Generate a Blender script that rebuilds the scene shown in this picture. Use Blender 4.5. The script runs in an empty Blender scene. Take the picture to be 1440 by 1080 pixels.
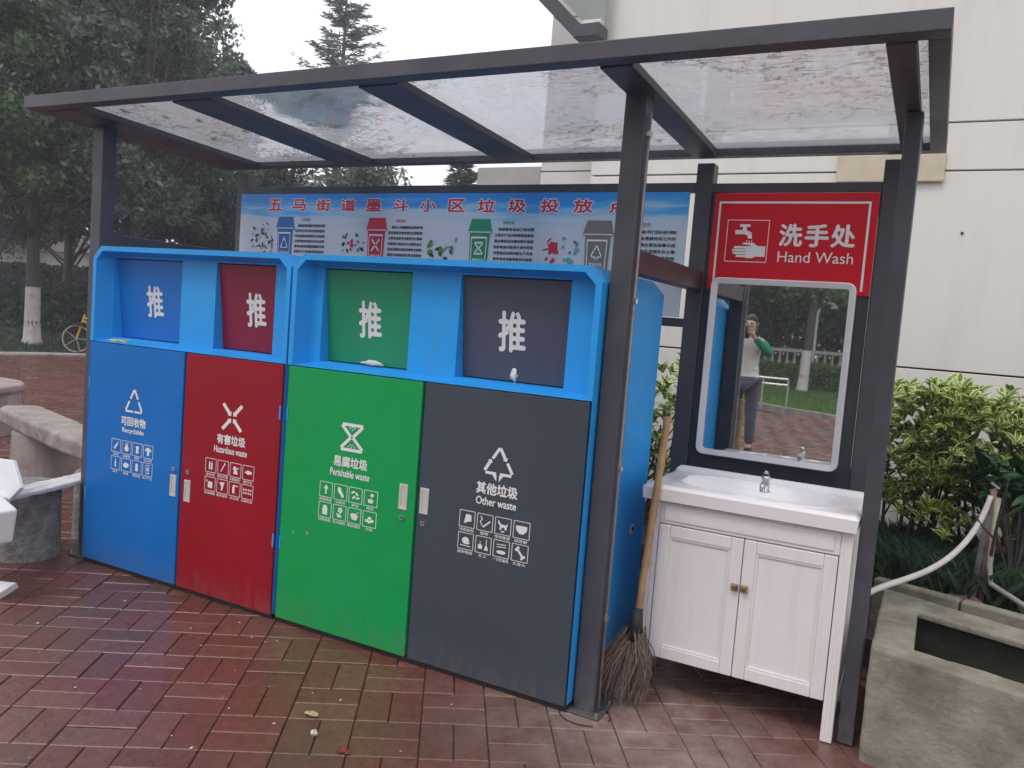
import bpy, bmesh, math, random
import numpy as np
from mathutils import Vector, Matrix
R = math.radians
random.seed(7); rng = np.random.default_rng(7)
scn = bpy.context.scene
COL = scn.collection

# ------------------------------------------------------------------ camera
cam = bpy.data.cameras.new('camera'); camo = bpy.data.objects.new('camera', cam); COL.objects.link(camo)
cam.sensor_width = 36; cam.lens = 1146.17 / 1440 * 36
cam.clip_start = .05; cam.clip_end = 500
CAM = Vector((1.057, -2.728, 1.4)); yaw, pit, rol = -.478, -.075, .078
fw = Vector((math.sin(yaw)*math.cos(pit), math.cos(yaw)*math.cos(pit), math.sin(pit)))
rt = Vector((math.cos(yaw), -math.sin(yaw), 0)); up = rt.cross(fw)
r2 = rt*math.cos(rol) + up*math.sin(rol); u2 = -rt*math.sin(rol) + up*math.cos(rol)
m = Matrix((r2, u2, -fw)).transposed().to_4x4(); m.translation = CAM
camo.matrix_world = m
scn.camera = camo

# ------------------------------------------------------------------ world, sun, exposure
SUN_EL, SUN_AZ = R(58), R(200)
w = bpy.data.worlds.new('World'); scn.world = w; w.use_nodes = True
nt = w.node_tree; N = nt.nodes; L = nt.links
bg = N['Background']; bg.inputs['Strength'].default_value = .1
sky = N.new('ShaderNodeTexSky'); sky.sky_type = 'NISHITA'; sky.sun_disc = False
sky.sun_elevation = SUN_EL; sky.sun_rotation = SUN_AZ
tc = N.new('ShaderNodeTexCoord'); no = N.new('ShaderNodeTexNoise'); no.inputs['Scale'].default_value = 1.6; no.inputs['Detail'].default_value = 5
cr = N.new('ShaderNodeValToRGB'); cr.color_ramp.elements[0].position = .3; cr.color_ramp.elements[1].position = .75
cr.color_ramp.elements[0].color = (9.0, 8.9, 9.5, 1); cr.color_ramp.elements[1].color = (11.6, 11.1, 11.7, 1)
mx = N.new('ShaderNodeMix'); mx.data_type = 'RGBA'; mx.inputs[0].default_value = .88
L.new(tc.outputs['Generated'], no.inputs['Vector']); L.new(no.outputs['Fac'], cr.inputs['Fac'])
L.new(sky.outputs[0], mx.inputs[6]); L.new(cr.outputs[0], mx.inputs[7]); L.new(mx.outputs[2], bg.inputs['Color'])
sl = bpy.data.lights.new('sun', 'SUN'); sl.energy = .8; sl.angle = R(18); sl.color = (1, .965, .92)
so = bpy.data.objects.new('sun', sl); COL.objects.link(so)
# light comes from behind and to the left of the photographer
sd = Vector((math.sin(SUN_AZ)*math.cos(SUN_EL), math.cos(SUN_AZ)*math.cos(SUN_EL), math.sin(SUN_EL)))
so.rotation_euler = sd.to_track_quat('Z', 'Y').to_euler()
scn.view_settings.view_transform = 'Standard'; scn.view_settings.look = 'None'
scn.view_settings.exposure = .42; scn.view_settings.gamma = 1; scn.view_settings.use_curve_mapping = False
scn.render.engine = 'CYCLES'
scn.cycles.use_denoising = True
scn.cycles.max_bounces = 8; scn.cycles.transparent_max_bounces = 16
scn.cycles.sample_clamp_indirect = 6

# ------------------------------------------------------------------ helpers: materials
def srgb(r, g, b):
    f = lambda c: (c/255/12.92 if c/255 <= .04045 else ((c/255+.055)/1.055)**2.4)
    return (f(r), f(g), f(b))
def mat(name, col, rough=.5, metal=0, var=0, vscale=8, bump=0, bscale=40, spec=.5, rvar=0, dirt=None, dscale=3, damt=.4, coat=0, isl=0, trans=0, emit=None, stretch=None):
    """procedural principled material: colour variation, grime, roughness variation and fine relief, all in object space"""
    M = bpy.data.materials.new(name); M.use_nodes = True
    n = M.node_tree.nodes; l = M.node_tree.links; b = n['Principled BSDF']
    b.inputs['Base Color'].default_value = (*col, 1); b.inputs['Roughness'].default_value = rough
    b.inputs['Metallic'].default_value = metal; b.inputs['Specular IOR Level'].default_value = spec
    if coat: b.inputs['Coat Weight'].default_value = coat; b.inputs['Coat Roughness'].default_value = .12
    g = n.new('ShaderNodeNewGeometry'); vec = g.outputs['Position']
    if stretch:
        mp = n.new('ShaderNodeMapping'); mp.inputs['Scale'].default_value = stretch; l.new(vec, mp.inputs['Vector']); vec = mp.outputs['Vector']
    cur = None
    def noise(sc, det=6, rg=.6):
        x = n.new('ShaderNodeTexNoise'); x.inputs['Scale'].default_value = sc; x.inputs['Detail'].default_value = det; x.inputs['Roughness'].default_value = rg
        l.new(vec, x.inputs['Vector']); return x
    def maprange(out, a, bb, c, d):
        x = n.new('ShaderNodeMapRange'); x.inputs[1].default_value = a; x.inputs[2].default_value = bb; x.inputs[3].default_value = c; x.inputs[4].default_value = d
        l.new(out, x.inputs[0]); return x.outputs[0]
    hsv = None
    if var or isl:
        hsv = n.new('ShaderNodeHueSaturation'); hsv.inputs['Color'].default_value = (*col, 1)
        val = None
        if var: val = maprange(noise(vscale).outputs['Fac'], .25, .75, 1-var, 1+var)
        if isl:
            oi = n.new('ShaderNodeObjectInfo'); ad = n.new('ShaderNodeMath'); ad.operation = 'ADD'
            l.new(oi.outputs['Random'], ad.inputs[0]); l.new(g.outputs['Random Per Island'], ad.inputs[1])
            fr = n.new('ShaderNodeMath'); fr.operation = 'FRACT'; l.new(ad.outputs[0], fr.inputs[0])
            v2 = maprange(fr.outputs[0], 0, 1, 1-isl, 1+isl)
            hh = maprange(fr.outputs[0], 0, 1, .5+isl*.04, .5-isl*.04); l.new(hh, hsv.inputs['Hue'])
            if val:
                mu = n.new('ShaderNodeMath'); mu.operation = 'MULTIPLY'; l.new(val, mu.inputs[0]); l.new(v2, mu.inputs[1]); val = mu.outputs[0]
            else: val = v2
        l.new(val, hsv.inputs['Value']); cur = hsv.outputs[0]
    if dirt:
        mm = n.new('ShaderNodeMix'); mm.data_type = 'RGBA'
        if cur: l.new(cur, mm.inputs[6])
        else: mm.inputs[6].default_value = (*col, 1)
        mm.inputs[7].default_value = (*dirt, 1)
        l.new(maprange(noise(dscale, 9, .65).outputs['Fac'], .48, .72, 0, damt), mm.inputs[0]); cur = mm.outputs[2]
    if cur: l.new(cur, b.inputs['Base Color'])
    if rvar: l.new(maprange(noise(vscale*.7).outputs['Fac'], .3, .7, rough-rvar, rough+rvar), b.inputs['Roughness'])
    if bump:
        bp = n.new('ShaderNodeBump'); bp.inputs['Strength'].default_value = 1; bp.inputs['Distance'].default_value = bump
        l.new(noise(bscale).outputs['Fac'], bp.inputs['Height']); l.new(bp.outputs[0], b.inputs['Normal'])
    if trans:
        out = n['Material Output']; tr = n.new('ShaderNodeBsdfTranslucent'); ms = n.new('ShaderNodeMixShader'); ms.inputs[0].default_value = trans
        if cur: l.new(cur, tr.inputs['Color'])
        else: tr.inputs['Color'].default_value = (*col, 1)
        l.new(b.outputs[0], ms.inputs[1]); l.new(tr.outputs[0], ms.inputs[2]); l.new(ms.outputs[0], out.inputs['Surface'])
    return M

STEEL = mat('charcoal_steel', (.062, .063, .078), .45, var=.25, vscale=5, bump=.0006, bscale=90, rvar=.08, dirt=(.11, .105, .11), damt=.3, dscale=6)
BINBLUE = mat('bin_blue_paint', (.022, .34, .80), .42, spec=.3, var=.08, vscale=3, bump=.0015, bscale=2.2, dirt=(.10, .27, .50), damt=.25, dscale=5)
def splash(M, top=.16, col=(.16, .12, .10), amt=.55):
    n = M.node_tree.nodes; l = M.node_tree.links; b = n['Principled BSDF']; src = b.inputs['Base Color'].links[0].from_socket
    g = n.new('ShaderNodeNewGeometry'); sp = n.new('ShaderNodeSeparateXYZ'); l.new(g.outputs['Position'], sp.inputs[0])
    mp = n.new('ShaderNodeMapping'); mp.inputs['Scale'].default_value = (14, 14, 5); l.new(g.outputs['Position'], mp.inputs[0])
    nz = n.new('ShaderNodeTexNoise'); nz.inputs['Scale'].default_value = 2; nz.inputs['Detail'].default_value = 9; nz.inputs['Roughness'].default_value = .75; l.new(mp.outputs[0], nz.inputs['Vector'])
    a = n.new('ShaderNodeMapRange'); l.new(sp.outputs['Z'], a.inputs[0]); a.inputs[1].default_value = 0; a.inputs[2].default_value = top; a.inputs[3].default_value = 1; a.inputs[4].default_value = 0
    c = n.new('ShaderNodeMapRange'); l.new(nz.outputs['Fac'], c.inputs[0]); c.inputs[1].default_value = .42; c.inputs[2].default_value = .66
    m_ = n.new('ShaderNodeMath'); m_.operation = 'MULTIPLY'; l.new(a.outputs[0], m_.inputs[0]); l.new(c.outputs[0], m_.inputs[1])
    # hairline scuffs anywhere
    mp2 = n.new('ShaderNodeMapping'); mp2.inputs['Scale'].default_value = (2.5, 2.5, 22); mp2.inputs['Rotation'].default_value = (0, .5, 0); l.new(g.outputs['Position'], mp2.inputs[0])
    n2 = n.new('ShaderNodeTexNoise'); n2.inputs['Scale'].default_value = 5; n2.inputs['Detail'].default_value = 3; l.new(mp2.outputs[0], n2.inputs['Vector'])
    d = n.new('ShaderNodeMapRange'); l.new(n2.outputs['Fac'], d.inputs[0]); d.inputs[1].default_value = .70; d.inputs[2].default_value = .74; d.inputs[4].default_value = .35
    mxn = n.new('ShaderNodeMath'); mxn.operation = 'MAXIMUM'; l.new(m_.outputs[0], mxn.inputs[0]); l.new(d.outputs[0], mxn.inputs[1])
    k = n.new('ShaderNodeMath'); k.operation = 'MULTIPLY'; l.new(mxn.outputs[0], k.inputs[0]); k.inputs[1].default_value = amt
    mm = n.new('ShaderNodeMix'); mm.data_type = 'RGBA'; l.new(k.outputs[0], mm.inputs[0]); l.new(src, mm.inputs[6]); mm.inputs[7].default_value = (*col, 1); l.new(mm.outputs[2], b.inputs['Base Color']); return M
splash(STEEL, .25, (.20, .17, .15), .6); splash(BINBLUE, .3, (.15, .13, .12), .7)
def doorpaint(nm, c, dirt): return splash(_dp(nm, c, dirt))
def _dp(nm, c, dirt): return mat(nm, c, .34, var=.10, vscale=1.6, bump=.004, bscale=1.3, rvar=.07, dirt=dirt, damt=.22, dscale=2.5, spec=.24)
D_BLUE = doorpaint('door_blue', (.004, .155, .52), (.02, .22, .55)); D_RED = doorpaint('door_red', (.30, .005, .016), (.22, .03, .05))
D_GREEN = doorpaint('door_green', (.006, .33, .085), (.03, .36, .14)); D_GREY = doorpaint('door_grey', (.056, .072, .092), (.09, .10, .12))
PRINT = mat('white_print', (.78, .78, .76), .5, var=.06, vscale=30)
DARK = mat('dark_recess', (.012, .013, .016), .6)
CHROME = mat('brushed_chrome', (.62, .62, .62), .25, 1, var=.1, vscale=30)
PALEMETAL = mat('pale_handle_metal', (.66, .66, .62), .35, .3, var=.1, vscale=40)
WHITEP = mat('white_plastic', (.76, .75, .76), .35, var=.04, vscale=6, dirt=(.5, .48, .45), damt=.25)
CERAMIC = mat('white_ceramic', (.86, .835, .84), .22, var=.02, vscale=4, spec=.4)
CABINET = mat('cabinet_white_grain', (.80, .765, .75), .45, var=.025, vscale=14, bump=.0004, bscale=30, stretch=(6, 6, .6), dirt=(.45, .42, .38), damt=.2)
BRASS = mat('old_brass', (.34, .26, .12), .4, .9, var=.2, vscale=60)
BAMBOO = mat('bamboo', (.40, .255, .115), .5, var=.3, vscale=14, bump=.001, bscale=60, dirt=(.2, .12, .06), damt=.6, dscale=12)
TWIG = mat('dry_twigs', (.17, .125, .10), .9, var=.3, vscale=40, isl=.45)
CONC = mat('mossy_concrete', (.27, .25, .195), .75, var=.45, vscale=7, bump=.007, bscale=26, dirt=(.10, .09, .055), damt=.75, dscale=4.5)
STONE = mat('bench_stone', (.33, .285, .26), .7, var=.22, vscale=6, bump=.004, bscale=30, dirt=(.13, .115, .10), damt=.8, dscale=4)
DRUM = mat('rough_grey_concrete', (.24, .24, .235), .9, var=.5, vscale=22, bump=.02, bscale=34, dirt=(.09, .09, .09), damt=.8, dscale=8)
WALLM = mat('pale_wall_board', (.775, .75, .70), .7, var=.03, vscale=1.6, bump=.0015, bscale=9, stretch=(2.6, 2.6, .45), dirt=(.56, .53, .47), damt=.42, dscale=1.6)
SOIL = mat('garden_soil', (.06, .046, .034), .95, var=.4, vscale=9, bump=.03, bscale=16)
FOAM = mat('white_foam', (.80, .80, .82), .7, var=.03, vscale=10, bump=.001, bscale=80)
BARK = mat('tree_bark', (.085, .08, .078), .9, var=.35, vscale=6, bump=.02, bscale=14, stretch=(3, 3, .6))
LIME = mat('limewash', (.62, .575, .56), .85, var=.12, vscale=6, bump=.015, bscale=12, dirt=(.30, .27, .25), damt=.5, dscale=5)
def leafmat(nm, c, isl=.45, tr=.22, rough=.5): return mat(nm, c, rough, isl=isl, var=.25, vscale=.7, trans=tr)
LEAF_DARK = leafmat('leaf_dark', (.040, .066, .046), tr=.3); LEAF_MID = leafmat('leaf_mid', (.09, .16, .06), tr=.35, isl=.5); LEAF_LIGHT = leafmat('leaf_light', (.12, .20, .06), tr=.3)
LEAF_GREY = leafmat('leaf_grey', (.115, .16, .12), tr=.35, isl=.55); NEEDLE = leafmat('needles', (.12, .155, .125), tr=.35)
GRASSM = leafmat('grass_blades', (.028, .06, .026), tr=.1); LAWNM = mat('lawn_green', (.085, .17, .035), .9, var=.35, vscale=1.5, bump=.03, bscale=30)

# ------------------------------------------------------------------ helpers: geometry
def tag(o, label=None, cat=None, group=None, kind=None):
    if label: o['label'] = label
    if cat: o['category'] = cat
    if group: o['group'] = group
    if kind: o['kind'] = kind
    return o
def empty(name, loc=(0, 0, 0), rz=0, **k):
    o = bpy.data.objects.new(name, None); COL.objects.link(o); o.location = loc; o.rotation_euler.z = rz; o.empty_display_size = .1
    return tag(o, **k)
def wloc(o):
    v = Vector((0, 0, 0))
    while o: v += o.location; o = o.parent
    return v
def link_mesh(name, me, parent=None, loc=None):
    o = bpy.data.objects.new(name, me); COL.objects.link(o)
    if parent: o.parent = parent
    if loc is not None: o.location = loc
    return o
class MB:
    def __init__(s): s.v = []; s.f = []; s.mi = []
    def add(s, vs, fs, mi=0):
        b = len(s.v); s.v += [tuple(v) for v in vs]; s.f += [tuple(b+i for i in f) for f in fs]; s.mi += [mi]*len(fs); return s
    def box(s, x0, x1, y0, y1, z0, z1, mi=0):
        return s.add([(x, y, z) for z in (z0, z1) for y in (y0, y1) for x in (x0, x1)],
                     [(0, 2, 3, 1), (4, 5, 7, 6), (0, 1, 5, 4), (2, 6, 7, 3), (0, 4, 6, 2), (1, 3, 7, 5)], mi)
    def obox(s, c, ax, ay, az, mi=0):
        c = Vector(c); ax, ay, az = Vector(ax), Vector(ay), Vector(az)
        return s.add([c+i*ax+j*ay+k*az for k in (-1, 1) for j in (-1, 1) for i in (-1, 1)],
                     [(0, 2, 3, 1), (4, 5, 7, 6), (0, 1, 5, 4), (2, 6, 7, 3), (0, 4, 6, 2), (1, 3, 7, 5)], mi)
    def bar(s, p, q, w, h, mi=0, upv=(0, 0, 1)):
        p, q = Vector(p), Vector(q); d = (q-p); L_ = d.length; d.normalize()
        side = d.cross(Vector(upv)); side = side.normalized() if side.length > 1e-4 else Vector((1, 0, 0)); u_ = side.cross(d)
        return s.obox((p+q)/2, d*L_/2, side*w/2, u_*h/2, mi)
    def tube(s, pts, r, n=8, mi=0, cap=True):
        pts = [Vector(p) for p in pts]; rs = r if isinstance(r, (list, tuple)) else [r]*len(pts); b = len(s.v)
        prev = None
        for i, p in enumerate(pts):
            d = (pts[min(i+1, len(pts)-1)] - pts[max(i-1, 0)]).normalized()
            a = prev if prev is not None else (Vector((0, 0, 1)) if abs(d.z) < .9 else Vector((1, 0, 0)))
            a = (a - d*a.dot(d)); a = a.normalized() if a.length > 1e-5 else d.orthogonal().normalized(); prev = a; c = d.cross(a)
            for k in range(n):
                t = 2*math.pi*k/n; s.v.append(tuple(p + (a*math.cos(t)+c*math.sin(t))*rs[i]))
        for i in range(len(pts)-1):
            for k in range(n):
                k2 = (k+1) % n; s.f.append((b+i*n+k, b+i*n+k2, b+(i+1)*n+k2, b+(i+1)*n+k)); s.mi.append(mi)
        if cap:
            s.f.append(tuple(b+k for k in range(n))[::-1]); s.mi.append(mi)
            s.f.append(tuple(b+(len(pts)-1)*n+k for k in range(n))); s.mi.append(mi)
        return s
    def lathe(s, c, prof, n=20, mi=0):
        b = len(s.v); c = Vector(c)
        for (r, z) in prof:
            for k in range(n):
                t = 2*math.pi*k/n; s.v.append((c.x+r*math.cos(t), c.y+r*math.sin(t), c.z+z))
        for i in range(len(prof)-1):
            for k in range(n):
                k2 = (k+1) % n; s.f.append((b+i*n+k, b+i*n+k2, b+(i+1)*n+k2, b+(i+1)*n+k)); s.mi.append(mi)
        s.f.append(tuple(b+(len(prof)-1)*n+k for k in range(n))); s.mi.append(mi)
        s.f.append(tuple(b+k for k in range(n))[::-1]); s.mi.append(mi)
        return s
    def prism(s, pts, z0, z1, mi=0):
        n = len(pts); vs = [(x, y, z0) for x, y in pts] + [(x, y, z1) for x, y in pts]
        return s.add(vs, [tuple(range(n))[::-1], tuple(range(n, 2*n))] + [(i, (i+1) % n, n+(i+1) % n, n+i) for i in range(n)], mi)
    def xz_prism(s, pts, y0, y1, mi=0):
        n = len(pts); vs = [(x, y0, z) for x, z in pts] + [(x, y1, z) for x, z in pts]
        return s.add(vs, [tuple(range(n)), tuple(range(n, 2*n))[::-1]] + [(i, n+i, n+(i+1) % n, (i+1) % n) for i in range(n)], mi)
    def build(s, name, mats, parent=None, bevel=0, smooth=False, local=False, seg=2, fix=False):
        off = wloc(parent) if (parent and not local) else Vector((0, 0, 0))
        me = bpy.data.meshes.new(name); me.from_pydata([tuple(Vector(v)-off) for v in s.v], [], s.f)
        for m_ in (mats if isinstance(mats, (list, tuple)) else [mats]): me.materials.append(m_)
        me.polygons.foreach_set('material_index', s.mi)
        if smooth: me.polygons.foreach_set('use_smooth', [True]*len(me.polygons))
        if fix:
            b_ = bmesh.new(); b_.from_mesh(me); bmesh.ops.recalc_face_normals(b_, faces=b_.faces); b_.to_mesh(me); b_.free()
        me.update()
        o = link_mesh(name, me, parent)
        if bevel:
            md = o.modifiers.new('bevel', 'BEVEL'); md.width = bevel; md.segments = seg; md.limit_method = 'ANGLE'; md.harden_normals = False
        return o
_ct = bpy.data.textures.new('chipping', 'CLOUDS'); _ct.noise_scale = .06; _ct.noise_depth = 3
def roughen(o, k=.012, lv=4):
    a = o.modifiers.new('subdivide', 'SUBSURF'); a.subdivision_type = 'SIMPLE'; a.levels = lv; a.render_levels = lv
    d = o.modifiers.new('chip', 'DISPLACE'); d.texture = _ct; d.texture_coords = 'GLOBAL'; d.strength = k; d.mid_level = .5
def move_origin(o, p):
    """put a top-level mesh's origin at p"""
    p = Vector(p); o.data.transform(Matrix.Translation(-p)); o.location = p; return o
def np_mesh(name, V, F, mats, parent=None, mi=None, k=4):
    me = bpy.data.meshes.new(name); nv, nf = len(V), len(F)
    me.vertices.add(nv); me.vertices.foreach_set('co', np.asarray(V, np.float32).ravel())
    me.loops.add(nf*k); me.loops.foreach_set('vertex_index', np.asarray(F, np.int32).ravel())
    me.polygons.add(nf); me.polygons.foreach_set('loop_start', np.arange(0, nf*k, k, dtype=np.int32))
    for m_ in (mats if isinstance(mats, (list, tuple)) else [mats]): me.materials.append(m_)
    if mi is not None: me.polygons.foreach_set('material_index', np.asarray(mi, np.int32))
    me.update(calc_edges=True); me.validate()
    return link_mesh(name, me, parent)

# flat print: 2-D ink laid on an upright plane facing -y
_tc = {}
def text2d(s_, bold=0.0):
    key = (s_, bold)
    if key in _tc: return _tc[key]
    cu = bpy.data.curves.new('t', 'FONT'); cu.body = s_; cu.size = 1; cu.offset = bold; cu.resolution_u = 3; cu.fill_mode = 'FRONT'
    ob = bpy.data.objects.new('t', cu); COL.objects.link(ob)
    me = bpy.data.meshes.new_from_object(ob.evaluated_get(bpy.context.evaluated_depsgraph_get()))
    vs = [(v.co.x, v.co.y) for v in me.vertices]; fs = [tuple(p.vertices) for p in me.polygons]
    bpy.data.objects.remove(ob); bpy.data.curves.remove(cu); bpy.data.meshes.remove(me)
    if vs:
        xs = [v[0] for v in vs]; ys = [v[1] for v in vs]; x0, y0, W, H = min(xs), min(ys), max(xs)-min(xs), max(ys)-min(ys)
        vs = [((x-x0)/W, (y-y0)/H) for x, y in vs]
    _tc[key] = (vs, fs); return _tc[key]
class Ink:
    def __init__(s, y, step=.00012): s.b = MB(); s.y = y; s.k = 0; s.step = step; s.T = (0, 0, 1, 1)
    def frame(s, x, z, w, h): s.T = (x, z, w, h); return s
    def pt(s, p): x, z, w, h = s.T; return (x+p[0]*w, z+p[1]*h)
    def poly(s, pts, mi=0, raw=False):
        if not raw: s.k += 1
        P_ = [s.pt(p) for p in pts]
        # clockwise seen from -y means the normal looks at -y
        a = sum(P_[i][0]*P_[(i+1) % len(P_)][1]-P_[(i+1) % len(P_)][0]*P_[i][1] for i in range(len(P_)))
        if a < 0: P_ = P_[::-1]
        y = s.y - s.step*(s.k % 9) - .0004*mi
        s.b.add([(x, y, z) for x, z in P_], [tuple(range(len(P_)))], mi); return s
    def rect(s, a, b, c, d, mi=0): return s.poly([(a, b), (c, b), (c, d), (a, d)], mi)
    def line(s, p, q, w, mi=0):
        (x1, z1), (x2, z2) = p, q; l_ = math.hypot(x2-x1, z2-z1) or 1; nx, nz = -(z2-z1)/l_*w/2, (x2-x1)/l_*w/2
        return s.poly([(x1+nx, z1+nz), (x1-nx, z1-nz), (x2-nx, z2-nz), (x2+nx, z2+nz)], mi)
    def path(s, pts, w, mi=0, close=False):
        for i in range(len(pts)-(0 if close else 1)): s.line(pts[i], pts[(i+1) % len(pts)], w, mi)
        return s
    def ell(s, cx, cz, rx, rz=None, mi=0, n=14, rot=0):
        rz = rz or rx; c_, s_ = math.cos(rot), math.sin(rot)
        return s.poly([(cx+rx*math.cos(t)*c_-rz*math.sin(t)*s_, cz+rx*math.cos(t)*s_+rz*math.sin(t)*c_) for t in [2*math.pi*i/n for i in range(n)]], mi)
    def text(s, body, x, z, w, h, mi=0, bold=0.0):
        vs, fs = text2d(body); q = bold*h   # heavier strokes come from a few shifted copies
        for dx, dz in (((0, 0), (q, 0), (-q, 0), (0, q), (0, -q)) if bold else ((0, 0),)):
            s.k += 1; y = s.y - s.step*(s.k % 9) - .0004*mi
            P_ = [s.pt((x+a*w+dx, z+b*h+dz)) for a, b in vs]
            s.b.add([(p[0], y, p[1]) for p in P_], fs, mi)
        return s
    def build(s, name, mats, parent): return s.b.build(name, mats, parent)

# ------------------------------------------------------------------ ground, pavement, lawn
g = MB().add([(-90, -90, -.07), (90, -90, -.07), (90, 90, -.07), (-90, 90, -.07)], [(0, 1, 2, 3)]).build('ground', mat('dark_ground', (.055, .062, .04), .95, var=.3, vscale=.5, bump=.02, bscale=5))
tag(g, 'dark earth and worn grass beyond the paving', kind='structure')
JOINT = mat('joint_sand', (.13, .095, .08), .7, var=.4, vscale=12, bump=.004, bscale=60)
# wet brick material
WET = bpy.data.materials.new('wet_red_paver'); WET.use_nodes = True
n = WET.node_tree.nodes; l = WET.node_tree.links; b = n['Principled BSDF']
geo = n.new('ShaderNodeNewGeometry'); oi = n.new('ShaderNodeObjectInfo')
ad = n.new('ShaderNodeMath'); ad.operation = 'ADD'; l.new(oi.outputs['Random'], ad.inputs[0]); l.new(geo.outputs['Random Per Island'], ad.inputs[1])
fr = n.new('ShaderNodeMath'); fr.operation = 'FRACT'; l.new(ad.outputs[0], fr.inputs[0])
rp = n.new('ShaderNodeValToRGB'); e = rp.color_ramp.elements; e[0].color = (.145, .046, .034, 1); e[1].color = (.165, .070, .052, 1)
for p_, c_ in ((.25, (.150, .051, .038, 1)), (.5, (.125, .048, .035, 1)), (.75, (.158, .060, .046, 1))): q_ = e.new(p_); q_.color = c_
l.new(fr.outputs[0], rp.inputs[0])
def wn(sc, det=7, rg=.62):
    x = n.new('ShaderNodeTexNoise'); x.inputs['Scale'].default_value = sc; x.inputs['Detail'].default_value = det; x.inputs['Roughness'].default_value = rg; l.new(geo.outputs['Position'], x.inputs['Vector']); return x.outputs['Fac']
def wr(o_, a, b_, c, d):
    x = n.new('ShaderNodeMapRange'); l.new(o_, x.inputs[0]); x.inputs[1].default_value = a; x.inputs[2].default_value = b_; x.inputs[3].default_value = c; x.inputs[4].default_value = d; return x.outputs[0]
m1 = n.new('ShaderNodeMix'); m1.data_type = 'RGBA'; m1.blend_type = 'MULTIPLY'; m1.inputs[0].default_value = 1
l.new(rp.outputs[0], m1.inputs[6]); gr = n.new('ShaderNodeCombineColor'); v_ = wr(wn(26), .3, .7, .72, 1.25)
for i in range(3): l.new(v_, gr.inputs[i])
l.new(gr.outputs[0], m1.inputs[7])
m2 = n.new('ShaderNodeMix'); m2.data_type = 'RGBA'; l.new(m1.outputs[2], m2.inputs[6]); m2.inputs[7].default_value = (.085, .066, .045, 1)   # brownish mud film
l.new(wr(wn(1.1, 4), .45, .68, 0, .7), m2.inputs[0])
# dry cement dust, strongest round the middle post foot and under the washstand
sub = n.new('ShaderNodeVectorMath'); sub.operation = 'DISTANCE'; l.new(geo.outputs['Position'], sub.inputs[0]); sub.inputs[1].default_value = (.24, .12, 0)
dd = wr(sub.outputs['Value'], .15, .85, 1, 0); dn = wr(wn(6, 8, .72), .34, .66, .12, .85)
mu = n.new('ShaderNodeMath'); mu.operation = 'MULTIPLY'; l.new(dd, mu.inputs[0]); l.new(dn, mu.inputs[1])
sp = wr(wn(60, 4, .7), .66, .78, 0, .5); mxx = n.new('ShaderNodeMath'); mxx.operation = 'MAXIMUM'; l.new(mu.outputs[0], mxx.inputs[0]); l.new(sp, mxx.inputs[1])
m3 = n.new('ShaderNodeMix'); m3.data_type = 'RGBA'; l.new(m2.outputs[2], m3.inputs[6]); m3.inputs[7].default_value = (.36, .29, .25, 1); l.new(mxx.outputs[0], m3.inputs[0])
l.new(m3.outputs[2], b.inputs['Base Color'])
l.new(wr(wn(1.7, 6, .6), .35, .65, .10, .42), b.inputs['Roughness']); b.inputs['Specular IOR Level'].default_value = .55
bp = n.new('ShaderNodeBump'); bp.inputs['Distance'].default_value = .0025; l.new(wn(70, 6), bp.inputs['Height']); l.new(bp.outputs[0], b.inputs['Normal'])

PV = MB()
PV.add([(-15.3, -12.4, -.012), (7, -12.4, -.012), (7, 9, -.012), (-15.3, 9, -.012)], [(0, 1, 2, 3)])
pavement = PV.build('pavement', JOINT); tag(pavement, 'wet red brick plaza paving in basket weave', kind='structure')
A = R(31.6); ca, sa = math.cos(A), math.sin(A); MOD = .2272; GAP = .0032
org = np.array([-1.196-.006*ca+.070*sa, -.83-.006*sa-.070*ca])
bl = []
for i in range(-110, 111):
    for j in range(-110, 111):
        hz = (i+j) % 2 == 0
        for k in (0, 1):
            u0, v0 = i*MOD, j*MOD
            if hz: cu_, cv_, lu, lv = u0+MOD/2, v0+MOD/4+k*MOD/2, MOD, MOD/2
            else: cu_, cv_, lu, lv = u0+MOD/4+k*MOD/2, v0+MOD/2, MOD/2, MOD
            x = org[0]+cu_*ca-cv_*sa; y = org[1]+cu_*sa+cv_*ca
            if x < -15.1 or x > 6.5 or y < -12.2 or y > 8.6: continue
            if y > 1.15 and x > -3.6: continue
            bl.append((x, y, 0 if hz else 1, lu, lv))
bl = np.array(bl)
def brick_mesh(lx, ly, ch=.003, h=.05):
    hx, hy = lx/2-GAP/2, ly/2-GAP/2; v = []
    for (ix, iy, z) in ((0, 0, -h), (0, 0, -ch), (ch, ch, 0)):
        v += [(sx*(hx-ix), sy*(hy-iy), z) for sx, sy in ((-1, -1), (1, -1), (1, 1), (-1, 1))]
    f = [(8, 9, 10, 11)] + [(a+k, a+(k+1) % 4, a+4+(k+1) % 4, a+4+k) for a in (0, 4) for k in range(4)]
    return v, f
bv, bf = brick_mesh(MOD, MOD/2)
bme = bpy.data.meshes.new('brick'); bme.from_pydata(bv, [], bf); bme.materials.append(WET); bme.update()
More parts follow.
